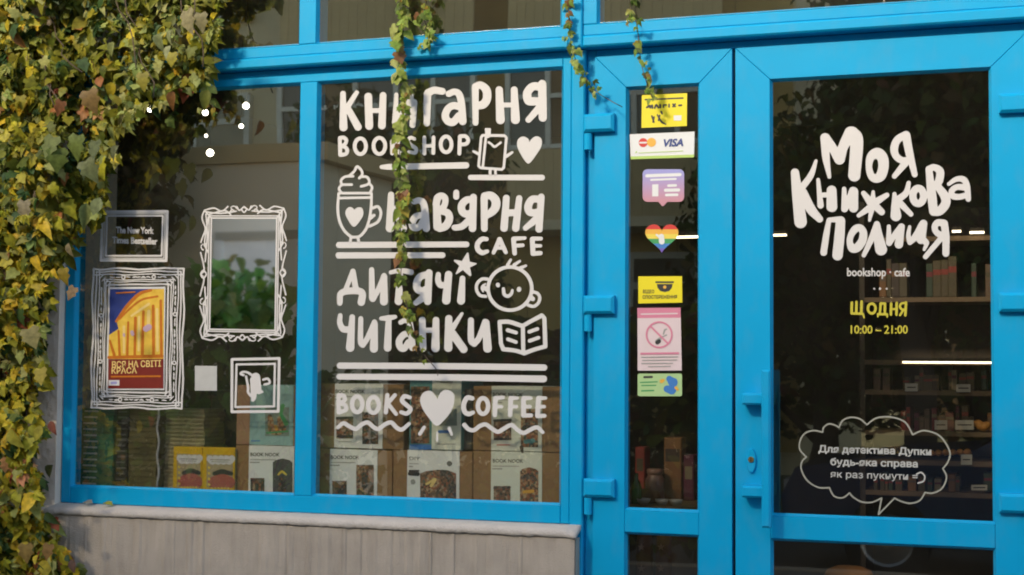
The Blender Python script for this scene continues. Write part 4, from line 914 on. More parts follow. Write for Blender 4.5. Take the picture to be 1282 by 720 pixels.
kit('white kit box lowest left in the middle window, dark photo at its right', 395, 490.5, 563, 628, 0.085, (412.5, 472), pics=[(446, 582, 468, 622, PIC, False), (416, 602, 434, 622, PICD, False)], text=(414, 450, 574.5, 'BOOK NOOK'),
    marks=[([[(449, 586, 1.4), (466, 585, 1.4)], [(450, 590, 2), (448, 600, 1.5)], [(464, 592, 2), (462, 606, 2)], [(450, 610, 2), (455, 614, 2)]], PICR), ([[(456, 594, 3), (457, 608, 4)]], PICD), ([[(417, 606, 1.5), (433, 605, 1.5)]], PICR)])
kit('white kit box marked DIY with an arched photo, lowest middle box', 491.5, 591, 564.5, 630, 0.085, (509.5, 575), text=(512.5, 526, 576, 'DIY'), pics=[(526, 588, 571, 627, PIC, True)],
    marks=[([[(562.5, 580.5, 3.3), (562.6, 580.5, 3.3)]], INK), ([[(513, 589.5, 1.2), (524, 589.5, 1.2)], [(513, 593, 2.5), (523, 593.5, 2.5)]], INK), ([[(517, 603, 3), (517.1, 603.5, 3)]], GREY), ([[(554, 592, 4), (563, 596, 4), (567, 622, 4)]], PICD), ([[(532, 602, 3), (540, 596, 3), (548, 604, 4), (536, 614, 4)]], PICR), ([[(540, 608, 2), (545, 600, 1.5), (534, 606, 1.5)]], PL)])
kit('cream kit box with a tall warm arched photo, lowest right box', 592, 704, 566, 633, 0.085, (614.5, 678.5), sleeve=SLV2, pics=[(651, 585, 674, 628, PICR, True), (618, 608.5, 639, 628, PIC, False)], text=(617, 655, 579, 'BOOK NOOK'),
    marks=[([[(655, 598, 3), (664, 596, 4), (669, 600, 3)]], PICD), ([[(657, 606, 1.5), (668, 608, 1.5)], [(656, 616, 2), (667, 615, 2)]], ORG), ([[(654, 604, 2), (671, 610, 2)], [(658, 622, 2.4), (668, 621, 2)]], PICR), ([[(619, 611, 1.5), (638, 610, 1.5)]], PICD)])
kit('white kit box at left of the upper row behind the word BOOKS', 396, 505, 481, 561.5, 0.085, (418.5, 479), pics=[(421, 522, 442, 549, PIC, False), (453.5, 516, 473.5, 556, PICD, False)], text=(420, 457, 492, 'BOOK NOOK'),
    marks=[([[(422, 523.5, 1.6), (441, 523, 1.6)], [(423, 546.5, 1.3), (441, 546, 1.3)]], INK), ([[(426, 534, 3), (432, 530, 4), (438, 535, 3)], [(456, 522, 2), (471, 520, 2)], [(458, 530, 2), (466, 536, 3)]], PICR), ([[(424, 553, .5), (440, 553, .5)]], GREY), ([[(458, 544, 3), (470, 550, 3)]], PIC)])
kit('teal and cream kit box standing behind the large white heart', 512, 577.5, 475, 563, 0.085, (540.5, 577), sleeve=SLV2, card=TEAL, pics=[(545, 512, 572, 533, mat('picture_sage', (0.24, 0.30, 0.25), .5, .5, 70), False)],
    marks=[([[(550, 540.5, 1.8), (562, 540.5, 1.8)]], BLU), ([[(552, 478.5, 1), (566, 478.5, 1)], [(548, 556, .5), (570, 556, .5)]], GREY)])
f = Flat(0.0835); f.rect(514.5, 484, 537.5, 555, PIC); f.rect(512.8, 556.5, 540, 563, BLU); f.ink([[(520, 500, 4), (530, 510, 5), (524, 530, 5)], [(520, 540, 3), (531, 546, 4)]], PICR, step=.5)
kb = [o_ for o_ in COL.objects if o_.get('label', '').startswith('teal and cream')][0]; f.build('cover_print', parent=kb)
kit('cream kit box at right of the upper row behind the word COFFEE', 592, 704, 484, 565, 0.085, (615, 678.5), sleeve=SLV2, pics=[(618, 525, 640, 551, PIC, False), (652, 512, 673.5, 560, PICR, False)], text=(617, 655, 496, 'BOOK NOOK'),
    marks=[([[(619, 526.5, 1.6), (639, 526, 1.6)], [(620, 549.5, 1.5), (639, 549.5, 1.5)]], INK), ([[(658, 553, 2.5), (667, 552, 3)]], TEAL), ([[(655, 520, 2), (671, 518, 2)], [(656, 536, 3), (670, 534, 3)], [(653, 560, 2.5), (654, 566, 1.5)]], PICD), ([[(624, 536, 3), (634, 540, 3)]], PICR), ([[(622, 557, .5), (638, 557, .5)]], RED)])
p = at(585, 563, .11); b = MB(); b.bbox(at(580, 560, .11).x, at(590.5, 560, .11).x, .11, .16, p.z, at(585, 487, .11).z, mat('grey_box', (0.10, 0.10, 0.085), .6), .003)
b.bbox(at(582.5, 560, .108).x, at(588.5, 560, .108).x, .108, .11, at(585, 552, .11).z, at(585, 505, .11).z, INK, .001)
b.build('slim_box', origin=(p.x, .11, p.z), label='slim grey box with a black panel beside the teal kit box', cat='box')
b = MB(); a_, c_ = at(262, 600, .30), at(304, 600, .30); b.bbox(a_.x, c_.x, .30, .32, SZ, at(280, 488, .30).z, mat('black_board', (0.02, 0.02, 0.018), .6, .2), .003)
b.build('display_board', origin=(a_.x, .30, SZ), label='plain black display board standing behind the yellow books', cat='board')

# ------------------------------------------------------------------ lamps and shelves further inside
BULB = emit_mat('warm_bulb', (1.0, 0.93, 0.80), 4.0); TUBE = emit_mat('strip_light', (1.0, 0.84, 0.58), 1.9)
def pendant(px, py, y, r, label):
    p = at(px, py, y); e = empty('pendant_lamp', p, label, 'lamp', 'pendant lamps inside the left window')
    b = MB(); b.lathe((p.x, p.y, p.z), [(0.0005, -r)]+[(r*math.sin(w), -r*math.cos(w)) for w in [math.pi*k/9 for k in range(1, 9)]]+[(r*.35, r*1.0)], BULB, 14); b.build('bulb', e, smooth=True)
    b = MB(); b.lathe((p.x, p.y, p.z), [(r*.4, r*.98), (r*.45, r*1.6), (r*.2, r*1.9), (0.002, r*1.9)], DARK, 10); b.build('socket', e)
    b = MB(); b.tube([(p.x, p.y, p.z+r*1.8), (p.x, p.y, 3.1)], 0.0016, DARK, 5); b.build('cord', e)
pendant(188, 137, 1.1, .012, 'leftmost small glowing bulb near the creeper'); pendant(257, 141, 1.2, .0135, 'glowing bulb in the upper middle of the left window')
pendant(308, 132.5, 1.2, .0145, 'rightmost glowing bulb near the blue mullion'); pendant(263, 191.5, 1.6, .017, 'lowest and largest glowing bulb in the left window')
pendant(302, 158, 2.4, .012, 'dim small bulb just below the rightmost bulb'); pendant(258, 170, 2.6, .009, 'tiny bulb above the lowest glowing bulb')
# shelf unit behind the wide door
def striplight(px0, px1, py, y, label):
    a, c = at(px0, py, y), at(px1, py, y); e = empty('strip_light', ((a.x+c.x)/2, y, a.z), label, 'lamp')
    b = MB(); b.box(a.x, c.x, y, y+.02, a.z-.0035, a.z+.0035, TUBE); b.build('tube', e)
    b = MB(); b.box(a.x, c.x, y-.002, y+.05, a.z+.004, a.z+.016, DARK); b.build('housing', e)
Y2 = 1.5
su = empty('shelf_unit', at(1170, 640, Y2+.1), 'dark wooden shop shelf unit with goods behind the wide door', 'shelf')
XA, XB = at(1083, 500, Y2).x, at(1310, 500, Y2).x
rows = [451, 489, 540, 577, 616, 660]
for py in rows:
    z = at(1170, py, Y2).z; b = MB(); b.box(XA, XB, Y2, Y2+.3, z-.018, z, mat('shelf_board', (0.15, 0.095, 0.05), .6, .2, 12)); b.build('shelf', su)
for x in (XA-.02, XB): 
    b = MB(); b.box(x, x+.02, Y2, Y2+.3, 0, at(1170, 250, Y2).z, DARK); b.build('upright', su)
b = MB(); b.box(XA, XB, Y2+.301, Y2+.32, 0, at(1170, 250, Y2).z, DARK); b.build('back_panel', su)
striplight(1130, 1262, 453.5, Y2-.004, 'warm strip light under the top shelf behind the wide door')
for py in (296, 372):
    z = at(1170, py, Y2).z; b = MB(); b.box(XA, XB, Y2, Y2+.3, z-.018, z, MATS['shelf_board']); b.build('shelf', su)
striplight(845, 873.5, 296.8, 0.9, 'short strip light showing through the narrow door'); striplight(958, 984, 294.5, 1.6, 'short strip light at the left edge of the wide door glass')
striplight(1192, 1203, 289.5, Y2-.02, 'tiny strip light at the right of the word Полиця'); striplight(1214, 1232, 291, Y2-.02, 'short strip light near the right edge of the wide door glass')
rn = random.Random(5)
cols = [(0.16, 0.02, 0.03), (0.10, 0.015, 0.04), (0.20, 0.09, 0.03), (0.08, 0.06, 0.03), (0.03, 0.05, 0.03), (0.20, 0.16, 0.09), (0.05, 0.03, 0.02), (0.13, 0.08, 0.05), (0.24, 0.03, 0.02)]
CM = [mat('goods_%s' % n_, c, .5, .25, 30) for n_, c in zip(('red', 'wine', 'rust', 'brown', 'green', 'cream', 'umber', 'tan', 'scarlet'), cols)]
names = ['red', 'wine red', 'rust orange', 'brown', 'dark green', 'cream', 'umber', 'tan', 'scarlet']
def goods(px, base, w, h, ci, y=Y2+.02, lean=0.0):
    p = at(px, base, y); W_ = w/318.; H_ = h/318.; b = MB(); b.bbox(-W_/2, W_/2, 0, .13, 0, H_, CM[ci], .002); b.box(-W_/2+.001, W_/2-.001, -.0005, .002, H_*.6, H_*.75, CM[(ci+5) % 9])
    o_ = b.build('book', origin=(0, 0, 0), label='%s book standing upright on the shelf unit behind the wide door' % names[ci], cat='book', group='books on the shelf unit'); o_.location = (p.x, y, p.z+.0005); o_.rotation_euler.y = lean
for base, lo, hi in ((489, 16, 30), (540, 16, 32), (372, 22, 50), (616, 14, 22)):
    x = 1094 if base != 540 else 1128
    while x < 1252:
        w = rn.uniform(4, 11)
        if rn.random() < .82: goods(x+w/2, base, w, rn.uniform(lo, hi), rn.choice([0, 1, 2, 3, 6, 7, 8] if base == 540 else [2, 3, 3, 4, 5, 6, 7]))
        x += w+rn.choice([.4, .6, 3])
CW = mat('price_card', (0.55, 0.52, 0.44), .6)
for px0, py0, px1, py1, t in ((1133, 480, 1149, 490, 'at the left of the upper goods shelf'), (1197, 481, 1215, 491, 'at the right of the upper goods shelf'), (1170, 526, 1186, 538, 'among the red books'), (1196, 526, 1219, 538, 'right of the red books'), (1203, 569, 1217, 582, 'under the pastry row'), (1216, 607, 1236, 614, 'on the lowest lit shelf')):
    f = Flat(Y2-.01); f.rect(px0, py0, px1, py1, CW); f.ink([[(px0+3, (py0+py1)/2, .7), (px1-3, (py0+py1)/2, .7)]], INK, step=.4); f.build('price_card', 'white price card %s behind the wide door' % t, 'price card', 'white price cards on the shelf unit')
PAS = mat('golden_pastry', (0.55, 0.24, 0.04), .5, .4, 60, bump=.3)
for k in range(6):
    p = at(1166+k*9, 571-.3*k, Y2+.03); b = MB(); q = []
    for i in range(9): w = -1+i/4; q.append((p.x+w*.014, Y2+.03+.010*w*w, p.z+.007+.004*(1-w*w)))
    b.tube(q, [.003, .006, .009, .0115, .0125, .0115, .009, .006, .003], PAS, 8); b.build('pastry', origin=p, smooth=True, label='golden crescent pastry in the row behind the speech cloud', cat='pastry', group='golden pastries on the shelf')
p = at(1229, 538, Y2+.02); b = MB(); b.tube([(p.x+(-1+i/4)*.03, Y2+.02, p.z+.016+.006*math.sin(i)) for i in range(9)], [.006, .013, .017, .018, .018, .018, .017, .013, .006], PAS, 9); b.build('loaf', origin=p, smooth=True, label='orange-brown loaf at the right end of the red book shelf', cat='bread')
# things seen through the narrow door and the lower panes
ct = empty('counter', at(830, 640, .75), 'dark counter with a brown top behind the narrow door', 'counter'); a_, c_ = at(745, 640, .6), at(905, 640, .6); zc = at(830, 634, .6).z
b = MB(); b.box(a_.x, c_.x, .6, 1.1, zc-.03, zc, mat('counter_top', (0.17, 0.10, 0.045), .5, .2)); b.build('counter_top', ct)
b = MB(); b.box(a_.x+.02, c_.x-.02, .63, 1.08, 0.001, zc-.0305, DARK); b.build('counter_body', ct)
def lathe_thing(name, px, y, prof, material, label, cat, z=None, group=None, n=16):
    p = at(px, 600, y); b = MB(); b.lathe((p.x, y, z), prof, material, n); return b.build(name, origin=(p.x, y, z), smooth=True, label=label, cat=cat, group=group)
lathe_thing('bottle', 797, .66, [(0.0005, 0), (.017, 0), (.018, .004), (.018, .055), (.014, .07), (.006, .085), (.006, .105), (.0005, .105)], mat('green_bottle', (0.03, 0.09, 0.015), .2, .1), 'small green bottle on the counter behind the narrow door', 'bottle', zc+.0005)
for px, lb in ((806, 'left'), (829, 'middle'), (846, 'right')):
    lathe_thing('bowl', px, .645, [(0.0005, 0), (.012, 0), (.022, .012), (.024, .02), (.021, .019), (.010, .004), (.0005, .004)], mat('bowl_white', (0.5, 0.46, 0.4), .4), 'small white bowl, %s of three on the counter edge' % lb, 'bowl', zc+.0005, 'white bowls on the counter')
b = MB(); q = at(806, 622, .72); 
b.tube([(q.x+.055*(k/6-1), .72, zc+.02+.012*math.sin(k*1.2)) for k in range(13)], [.012]+[.022]*11+[.012], mat('brown_basket', (0.17, 0.07, 0.02), .8, .3, 60, bump=.4), 9); b.build('basket', origin=(q.x, .72, zc), smooth=True, label='long brown basket on the counter behind the narrow door', cat='basket')
for px, py0, py1, w, ci, lb in ((801, 560, 592, 12, 8, 'small scarlet box behind the green bottle'), (842, 548, 600, 22, 2, 'rust orange box behind the narrow door'), (862, 570, 600, 13, 1, 'wine red box at the right behind the narrow door')):
    a_, c_ = at(px-w/2, 600, .85), at(px+w/2, 600, .85); b = MB(); b.bbox(a_.x, c_.x, .85, .93, zc+.0005, at(px, py0, .85).z, CM[ci], .003); b.box(a_.x+.006, c_.x-.006, .8492, .851, at(px, py0+30, .85).z, at(px, py0+14, .85).z, CM[(ci+4) % 9]); b.build('gift_box', origin=(a_.x, .85, zc), label=lb, cat='box')
lathe_thing('jar', 820, .80, [(0.0005, 0), (.030, 0), (.034, .006), (.034, .075), (.026, .088), (.026, .094), (.029, .095), (.029, .112), (.0005, .114)], mat('pinkish_jar', (0.26, 0.14, 0.10), .3, .3, 25), 'pinkish round jar with a lid in the narrow door display', 'jar', zc+.0005)
STAR = pm('star_print', (0.42, 0.22, 0.13)); BAG = mat('brown_paper', (0.15, 0.055, 0.022), .8, .25, 20)
for px, lb in ((803, 'left brown paper gift bag with a pale star low behind narrow door'), (827.5, 'right brown paper gift bag with a pale star low behind narrow door')):
    a_, c_ = at(px-10.5, 690, .25), at(px+10.5, 690, .25); zt, zb = at(px, 668, .25).z, .5
    e = empty('gift_bag', ((a_.x+c_.x)/2, .25, zb), lb, 'gift bag', 'brown star gift bags'); xm = (a_.x+c_.x)/2; w = (c_.x-a_.x)/2
    b = MB(); b.lathe((xm, .29, zb), [(0.001, 0), (w*.9, 0), (w*.95, .02), (w*1.0, .15), (w*.96, (zt-zb)*.9), (w*.8, zt-zb), (0.001, zt-zb)], BAG, 18); b.build('bag_body', e, smooth=True)
    f = Flat(.2575); 
    for cy in (685, 712):
        f.poly([(px+(5.2 if k % 2 == 0 else 2.1)*math.sin(k*math.pi/5), cy-(5.2 if k % 2 == 0 else 2.1)*math.cos(k*math.pi/5)) for k in range(10)], STAR)
    f.build('star_print', parent=e)
b = MB(); b.box(at(786, 690, .2).x-.1, at(872, 690, .2).x+.1, .2, .5, .46, .4995, DARK); b.build('low_shelf', origin=(at(830, 700, .3).x, .3, .46), label='dark low shelf carrying the gift bags', cat='shelf')
p = at(1063, 716, .5); b = MB(); b.lathe((p.x, .5, p.z-.05), [(0.001, -.02), (.05, -.015), (.078, .012), (.082, .03), (.07, .055), (.04, .067), (0.001, .07)], mat('orange_cushion', (0.50, 0.20, 0.05), .8, .2, 20), 20); b.build('cushion', origin=(p.x, .5, p.z-.07), smooth=True, label='round orange-tan cushion at the bottom of the wide door', cat='cushion')
b = MB(); b.lathe((p.x, .5, 0), [(.10, 0), (.10, .02), (.02, .04), (.02, p.z-.1), (.07, p.z-.075), (.07, p.z-.0705), (0.001, p.z-.0705)], DARK, 16); b.build('stool', origin=(p.x, .5, 0), label='dark round stool under the orange-tan cushion', cat='stool')
# ------------------------------------------------------------------ leaves
LEAF = bpy.data.materials.new('leaf'); LEAF.use_nodes = True; n_ = LEAF.node_tree; pr = n_.nodes['Principled BSDF']
va = n_.nodes.new('ShaderNodeVertexColor'); va.layer_name = 'leaf_colour'; tc = n_.nodes.new('ShaderNodeTexCoord'); no = n_.nodes.new('ShaderNodeTexNoise'); no.inputs['Scale'].default_value = 70; no.inputs['Detail'].default_value = 4
mr = n_.nodes.new('ShaderNodeMapRange'); mr.inputs['From Min'].default_value = .3; mr.inputs['From Max'].default_value = .7; mr.inputs['To Min'].default_value = .72; mr.inputs['To Max'].default_value = 1.25
mx = n_.nodes.new('ShaderNodeVectorMath'); mx.operation = 'SCALE'
n_.links.new(tc.outputs['Object'], no.inputs['Vector']); n_.links.new(no.outputs['Fac'], mr.inputs['Value']); n_.links.new(mr.outputs[0], mx.inputs['Scale']); n_.links.new(va.outputs['Color'], mx.inputs[0]); n_.links.new(mx.outputs[0], pr.inputs['Base Color'])
pr.inputs['Roughness'].default_value = .5; pr.inputs['Specular IOR Level'].default_value = .22
tl = n_.nodes.new('ShaderNodeBsdfTranslucent'); ms = n_.nodes.new('ShaderNodeMixShader'); ms.inputs[0].default_value = .34
n_.links.new(mx.outputs[0], tl.inputs[0]); n_.links.new(pr.outputs[0], ms.inputs[1]); n_.links.new(tl.outputs[0], ms.inputs[2]); n_.links.new(ms.outputs[0], n_.nodes['Material Output'].inputs['Surface'])
STEM = mat('vine_stem', (0.09, 0.06, 0.035), .85, .3, 30)
def leaf_oval():
    """pointed leaflet with a folded midrib and a drooping tip, toothed edge"""
    T = [0, .18, .38, .58, .78, 1.0]; Wd = [.03, .23, .31, .27, .16, .0]
    V = []; F = []
    for i, (t, w) in enumerate(zip(T, Wd)):
        z = -.35*t*t
        V += [(t, 0, z-.02), (t+.03, w, z+.10*w/.3), (t+.03, -w, z+.10*w/.3)]
    for i in range(5):
        a, b_ = i*3, i*3+3
        if i < 4: F += [(a, b_, b_+1, a+1), (a+2, b_+2, b_, a)]
        else: F += [(a, b_, a+1), (a+2, b_, a)]
    return np.array(V), F
def leaf_lobed():
    P = [(0, 0), (-.12, .30), (.12, .50), (.34, .36), (.50, .50), (.66, .30), (1.05, 0), (.66, -.30), (.50, -.50), (.34, -.36), (.12, -.50), (-.12, -.30)]
    V = [(.32, 0, -.03)]; 
    for x, y in P: V.append((x, y, .10*abs(y)-.30*x*x*(1 if x > 0 else 0)-.18*y*y))
    F = [(0, 1+k, 1+(k+1) % len(P)) for k in range(len(P))]
    return np.array(V), F
LO, LL = leaf_oval(), leaf_lobed()
class Foliage:
    def __init__(s, seed=1): s.V = []; s.F = []; s.C = []; s.n = 0; s.r = random.Random(seed)
    def leaf(s, tpl, p, fwd, nor, size, col):
        f_ = Vector(fwd).normalized(); nn = Vector(nor); nn = (nn-f_*nn.dot(f_)); nn = nn.normalized() if nn.length > 1e-4 else f_.orthogonal().normalized(); sd = nn.cross(f_)
        A = np.array([f_, sd, nn]); V = tpl[0].copy(); V[:, 1] *= s.r.uniform(.85, 1.15); V[:, 2] *= s.r.uniform(.3, 2.6); V[:, 2] += s.r.uniform(-.25, .25)*V[:, 0]*V[:, 1]
        q = (V*size)@A+np.array(p); s.V.append(q); s.F += [tuple(i+s.n for i in f) for f in tpl[1]]; s.n += len(q)
        c = np.array([col[0], col[1], col[2], 1.0]); s.C.append(np.tile(c, (len(q), 1)))
    def palm(s, p, fwd, nor, size, col):
        f_ = Vector(fwd).normalized(); nn = Vector(nor); nn = (nn-f_*nn.dot(f_)).normalized(); sd = nn.cross(f_)
        for a, k in ((0, 1), (52, .9), (-52, .9), (108, .62), (-108, .62)):
            a += s.r.uniform(-9, 9); d = f_*math.cos(R(a))+sd*math.sin(R(a))+nn*s.r.uniform(-.25, .05)
            cc = [c*s.r.uniform(.88, 1.12) for c in col]; s.leaf(LO, p, d, nn+Vector((s.r.uniform(-.25, .25),)*3), size*k*s.r.uniform(.85, 1.1), cc)
    def build(s, name, parent):
        base = parent_base(parent); me = bpy.data.meshes.new(name); V = np.concatenate(s.V)-np.array(base)
        me.from_pydata(V.tolist(), [], s.F); me.materials.append(LEAF)
        ca = me.color_attributes.new('leaf_colour', 'FLOAT_COLOR', 'POINT'); ca.data.foreach_set('color', np.concatenate(s.C).astype(np.float32).ravel())
        me.polygons.foreach_set('use_smooth', [True]*len(me.polygons)); me.update()
        o_ = bpy.data.objects.new(name, me); COL.objects.link(o_); o_.parent = parent
        return o_
OLIVE = [(0.135, 0.145, 0.016), (0.105, 0.125, 0.018), (0.19, 0.19, 0.020), (0.24, 0.22, 0.025), (0.085, 0.11, 0.016), (0.17, 0.18, 0.030)]
YELL = [(0.42, 0.34, 0.03), (0.36, 0.33, 0.035), (0.48, 0.34, 0.03), (0.30, 0.30, 0.03)]
PALE = [(0.26, 0.30, 0.10), (0.31, 0.32, 0.12)]; REDS = [(0.26, 0.12, 0.04), (0.32, 0.13, 0.05), (0.20, 0.05, 0.025), (0.38, 0.20, 0.10)]; DKG = [(0.035, 0.075, 0.02), (0.045, 0.085, 0.03)]
def inpoly(x, y, q):
    c = False
    for k in range(len(q)):
        a, b_ = q[k-1], q[k]
        if (a[1] > y) != (b_[1] > y) and x < a[0]+(y-a[1])*(b_[0]-a[0])/(b_[1]-a[1]): c = not c
    return c
rn = random.Random(11)
ivy = empty('climbing_creeper', at(20, 700, -.1)+Vector((0, 0, -.9)), 'thick climbing creeper turning yellow and red over the left corner of the shop front', 'creeper')
EDGE = [(-330, -420), (330, -420), (312, -60), (284, 0), (276, 30), (262, 55), (262, 85), (248, 108), (222, 118), (205, 128), (178, 132), (172, 150), (150, 168), (152, 196), (136, 215), (132, 262), (112, 282), (98, 300), (84, 322), (66, 345), (64, 380), (52, 425), (58, 455), (46, 500), (56, 540), (46, 585), (58, 625), (72, 655), (84, 690), (105, 725), (100, 800), (60, 900), (-330, 900)]
fo = Foliage(4)
def ivycol(px, py):
    u = mnoise.noise(Vector((px*.012, py*.012, 3.3))); w = rn.random()
    yl = .05+.26*(py > 230)*(px < 120)+.22*max(0, u)+(.15 if px < 60 else 0)
    if w < yl: return rn.choice(YELL)
    if w < yl+.015+(.05 if 90 < py < 160 and px < 130 else 0)+(.05 if py > 560 else 0): return rn.choice(REDS)
    if w < yl+.18+(.10 if px > 150 else 0): return rn.choice(PALE)
    if w < yl+.32: return rn.choice(DKG)
    return rn.choice(OLIVE)
cnt = 0
while cnt < 11000:
    px, py = rn.uniform(-300, 330), rn.uniform(-400, 880)
    if not (-40 < px and -40 < py < 740) and rn.random() < .72: continue
    jx = 10*mnoise.noise(Vector((px*.05, py*.05, 8)))
    if not inpoly(px+jx, py+jx, EDGE): continue
    if -20 < px < 320 and mnoise.noise(Vector((px*.020, py*.020, 1.7)))+.55*mnoise.noise(Vector((px*.055, py*.05, 6))) > .34 and rn.random() < .75: continue
    th = .10+.14*max(0, mnoise.noise(Vector((px*.014, py*.014, 5.1)))+.35)
    if px > 85: th *= .62
    t = rn.random(); y = -.045-th*t**.7
    p = at(px, py, y); big = rn.random()
    if py < 330 and px > 130: sz = rn.uniform(.014, .034)
    else: sz = rn.uniform(.017, .040)
    if big > .93: sz *= 1.5
    dirn = Vector((rn.gauss(0, .8), -.35+rn.gauss(0, .3), -.75+rn.gauss(0, .45))); nor = Vector((rn.gauss(0, .4), -1, .55+rn.gauss(0, .4)))
    col = ivycol(px, py); k_ = rn.uniform(.95, 1.5); col = [col[0]*k_*1.05, col[1]*k_, col[2]*k_*.8]
    k = rn.random()
    if k < .45: fo.palm(p, dirn, nor, sz, col)
    elif k < .80: fo.leaf(LL, p, dirn, nor, sz*1.35, col)
    else: fo.leaf(LO, p, dirn, nor, sz*1.5, col)
    cnt += 1
# a few large leaves as in the photograph (pixel, size in metres, colour)
for px, py, sz, tpl, col in ((68, 180, .085, 1, (.16, .19, .05)), (95, 178, .08, 1, (.15, .19, .04)), (75, 195, .075, 1, (.13, .17, .035)), (122, 185, .07, 1, (.12, .14, .05)), (148, 190, .06, 0, (.15, .16, .07)), (105, 210, .07, 1, (.18, .20, .08)), (110, 262, .085, 0, (.20, .23, .07)), (125, 255, .07, 0, (.22, .25, .10)), (30, 260, .07, 1, (.32, .27, .16)), (235, 22, .08, 1, (.32, .27, .13)), (250, 25, .06, 1, (.28, .24, .11)),
        (110, 122, .075, 1, (.24, .15, .05)), (75, 135, .05, 1, (.24, .10, .04)), (215, 122, .06, 0, (.22, .10, .03)), (262, 120, .07, 0, (.16, .17, .03)), (180, 100, .06, 1, (.28, .24, .03)), (88, 312, .05, 0, (.25, .2, .10)), (96, 368, .05, 1, (.26, .17, .08)), (80, 345, .05, 1, (.30, .22, .03)), (68, 590, .05, 0, (.05, .06, .02)), (52, 540, .06, 0, (.40, .34, .04)), (15, 545, .08, 0, (.42, .38, .05)), (55, 650, .06, 0, (.05, .08, .02)), (30, 690, .06, 1, (.34, .22, .06)), (60, 690, .055, 1, (.28, .16, .05)), (90, 708, .05, 0, (.16, .09, .06)), (215, 45, .05, 0, (.30, .32, .14)), (200, 50, .055, 0, (.28, .31, .13)), (216, 65, .05, 0, (.33, .34, .16)), (140, 60, .05, 0, (.24, .26, .08)), (62, 535, .05, 0, (.30, .10, .06)), (35, 420, .07, 1, (.33, .28, .10)), (50, 470, .06, 1, (.4, .32, .05))):
    for k in range(1): fo.leaf((LO, LL)[tpl], at(px+rn.uniform(-3, 3), py-8, -.27), (rn.gauss(0, .5), -.3, -.9), (rn.gauss(0, .3), -1, .45), sz*.9, col)
fo.build('foliage', ivy)
b = MB()
for k in range(16):
    px = rn.uniform(-250, 90) if k < 14 else rn.uniform(30, 62); py = 880; pts = []; y = rn.uniform(-.06, -.02)
    while py > (rn.uniform(-300, 0) if k < 14 else 250):
        pts.append(at(px, py, y-.02-.03*abs(math.sin(py*.013+k)))); py -= 38; px += rn.uniform(-4, 4)+(1.0 if k < 14 else -.3)
    b.tube(pts, rn.uniform(.003, .007), STEM, 6)
for k in range(8):
    px, py = rn.uniform(40, 220), rn.uniform(-60, 60); pts = []
    for i in range(7): pts.append(at(px, py, -.10-.02*i)); px += rn.uniform(-4, 14); py += rn.uniform(6, 22)
    b.tube(pts, .0022, STEM, 5)
b.build('stem', ivy, smooth=True)

def strand(label, pts, n, s0, s1, seed, spread, y0=-.05):
    """a thin hanging shoot (pixels along its length) with small leaves"""
    rr = random.Random(seed); e = empty('hanging_vine', at(pts[0][0], pts[0][1], y0), label, 'vine', 'thin shoots hanging over the blue frame')
    L = smooth_line([(p[0], p[1], 0) for p in pts], 8); W3 = [at(q[0], q[1], y0-.012*math.sin(k*.6)) for k, q in enumerate(L)]
    b = MB(); b.tube(W3, .0014, STEM, 5); b.build('stem', e, smooth=True)
    fl = Foliage(seed)
    for k in range(n):
        t = (k+rr.random())/n
        if spread is not None and rr.random() > spread(t): continue
        i = min(len(W3)-2, int(t*(len(W3)-1))); p = W3[i].lerp(W3[i+1], rr.random())
        w = rr.random(); col = rr.choice([(.27, .35, .06), (.33, .38, .07), (.21, .31, .05), (.40, .42, .12)]) if w < .7 else (rr.choice([(.12, .17, .03), (.09, .13, .03)]) if w < .86 else rr.choice([(.34, .22, .06), (.42, .32, .05), (.25, .12, .05)]))
        sz = (s0+(s1-s0)*t)*rr.uniform(.6, 1.35); a = rr.uniform(0, 2*math.pi)
        d = Vector((math.cos(a), -.5*abs(math.sin(a)), -.7-.4*rr.random())); o3 = p+Vector((rr.gauss(0, .010), rr.gauss(-.006, .010), rr.gauss(0, .008)))
        if rr.random() < .5: fl.palm(o3, d, (rr.gauss(0, .4), -1, .5), sz*.8, col)
        else: fl.leaf(LL if rr.random() < .5 else LO, o3, d, (rr.gauss(0, .4), -1, .5), sz*1.3, col)
    fl.build('foliage', e)
    return e
strand('long dense leafy shoot hanging down across the lettered window', [(508, -160), (506, -60), (503, 0), (502, 40), (500, 80), (507, 120), (503, 160), (500, 210), (508, 245), (500, 275), (506, 310), (502, 345), (510, 385), (516, 410), (528, 440), (546, 462), (548, 470)], 300, .029, .019, 21, lambda t: 1 if t < .5 else 1-.95*min(1, (t-.5)/.45))
strand('short second shoot hanging beside the long dense one', [(530, -160), (533, -50), (534, 0), (530, 20), (538, 45), (529, 58)], 80, .024, .018, 22, lambda t: .9)
strand('thin shoot trailing over the blue post toward the upper door hinge', [(706, -160), (710, -60), (711, 0), (713, 25), (714, 48), (719, 70), (727, 90), (735, 103), (748, 116), (764, 126), (779, 134)], 90, .020, .013, 23, lambda t: .95 if t < .82 else .0)
strand('thin shoot hanging over the narrow door down to its yellow sticker', [(779, -160), (782, -60), (788, 0), (797, 30), (800, 55), (803, 80), (811, 108), (817, 122)], 64, .022, .015, 24, lambda t: .7)
e = strand('dark leafy shoot drooping in front of the top of the left window', [(262, 60), (258, 95), (262, 120), (268, 138)], 24, .03, .022, 25, None)
e2 = strand('short red and green shoot drooping below the blue transom at left', [(212, 90), (214, 112), (219, 135), (216, 146)], 16, .028, .024, 26, None)
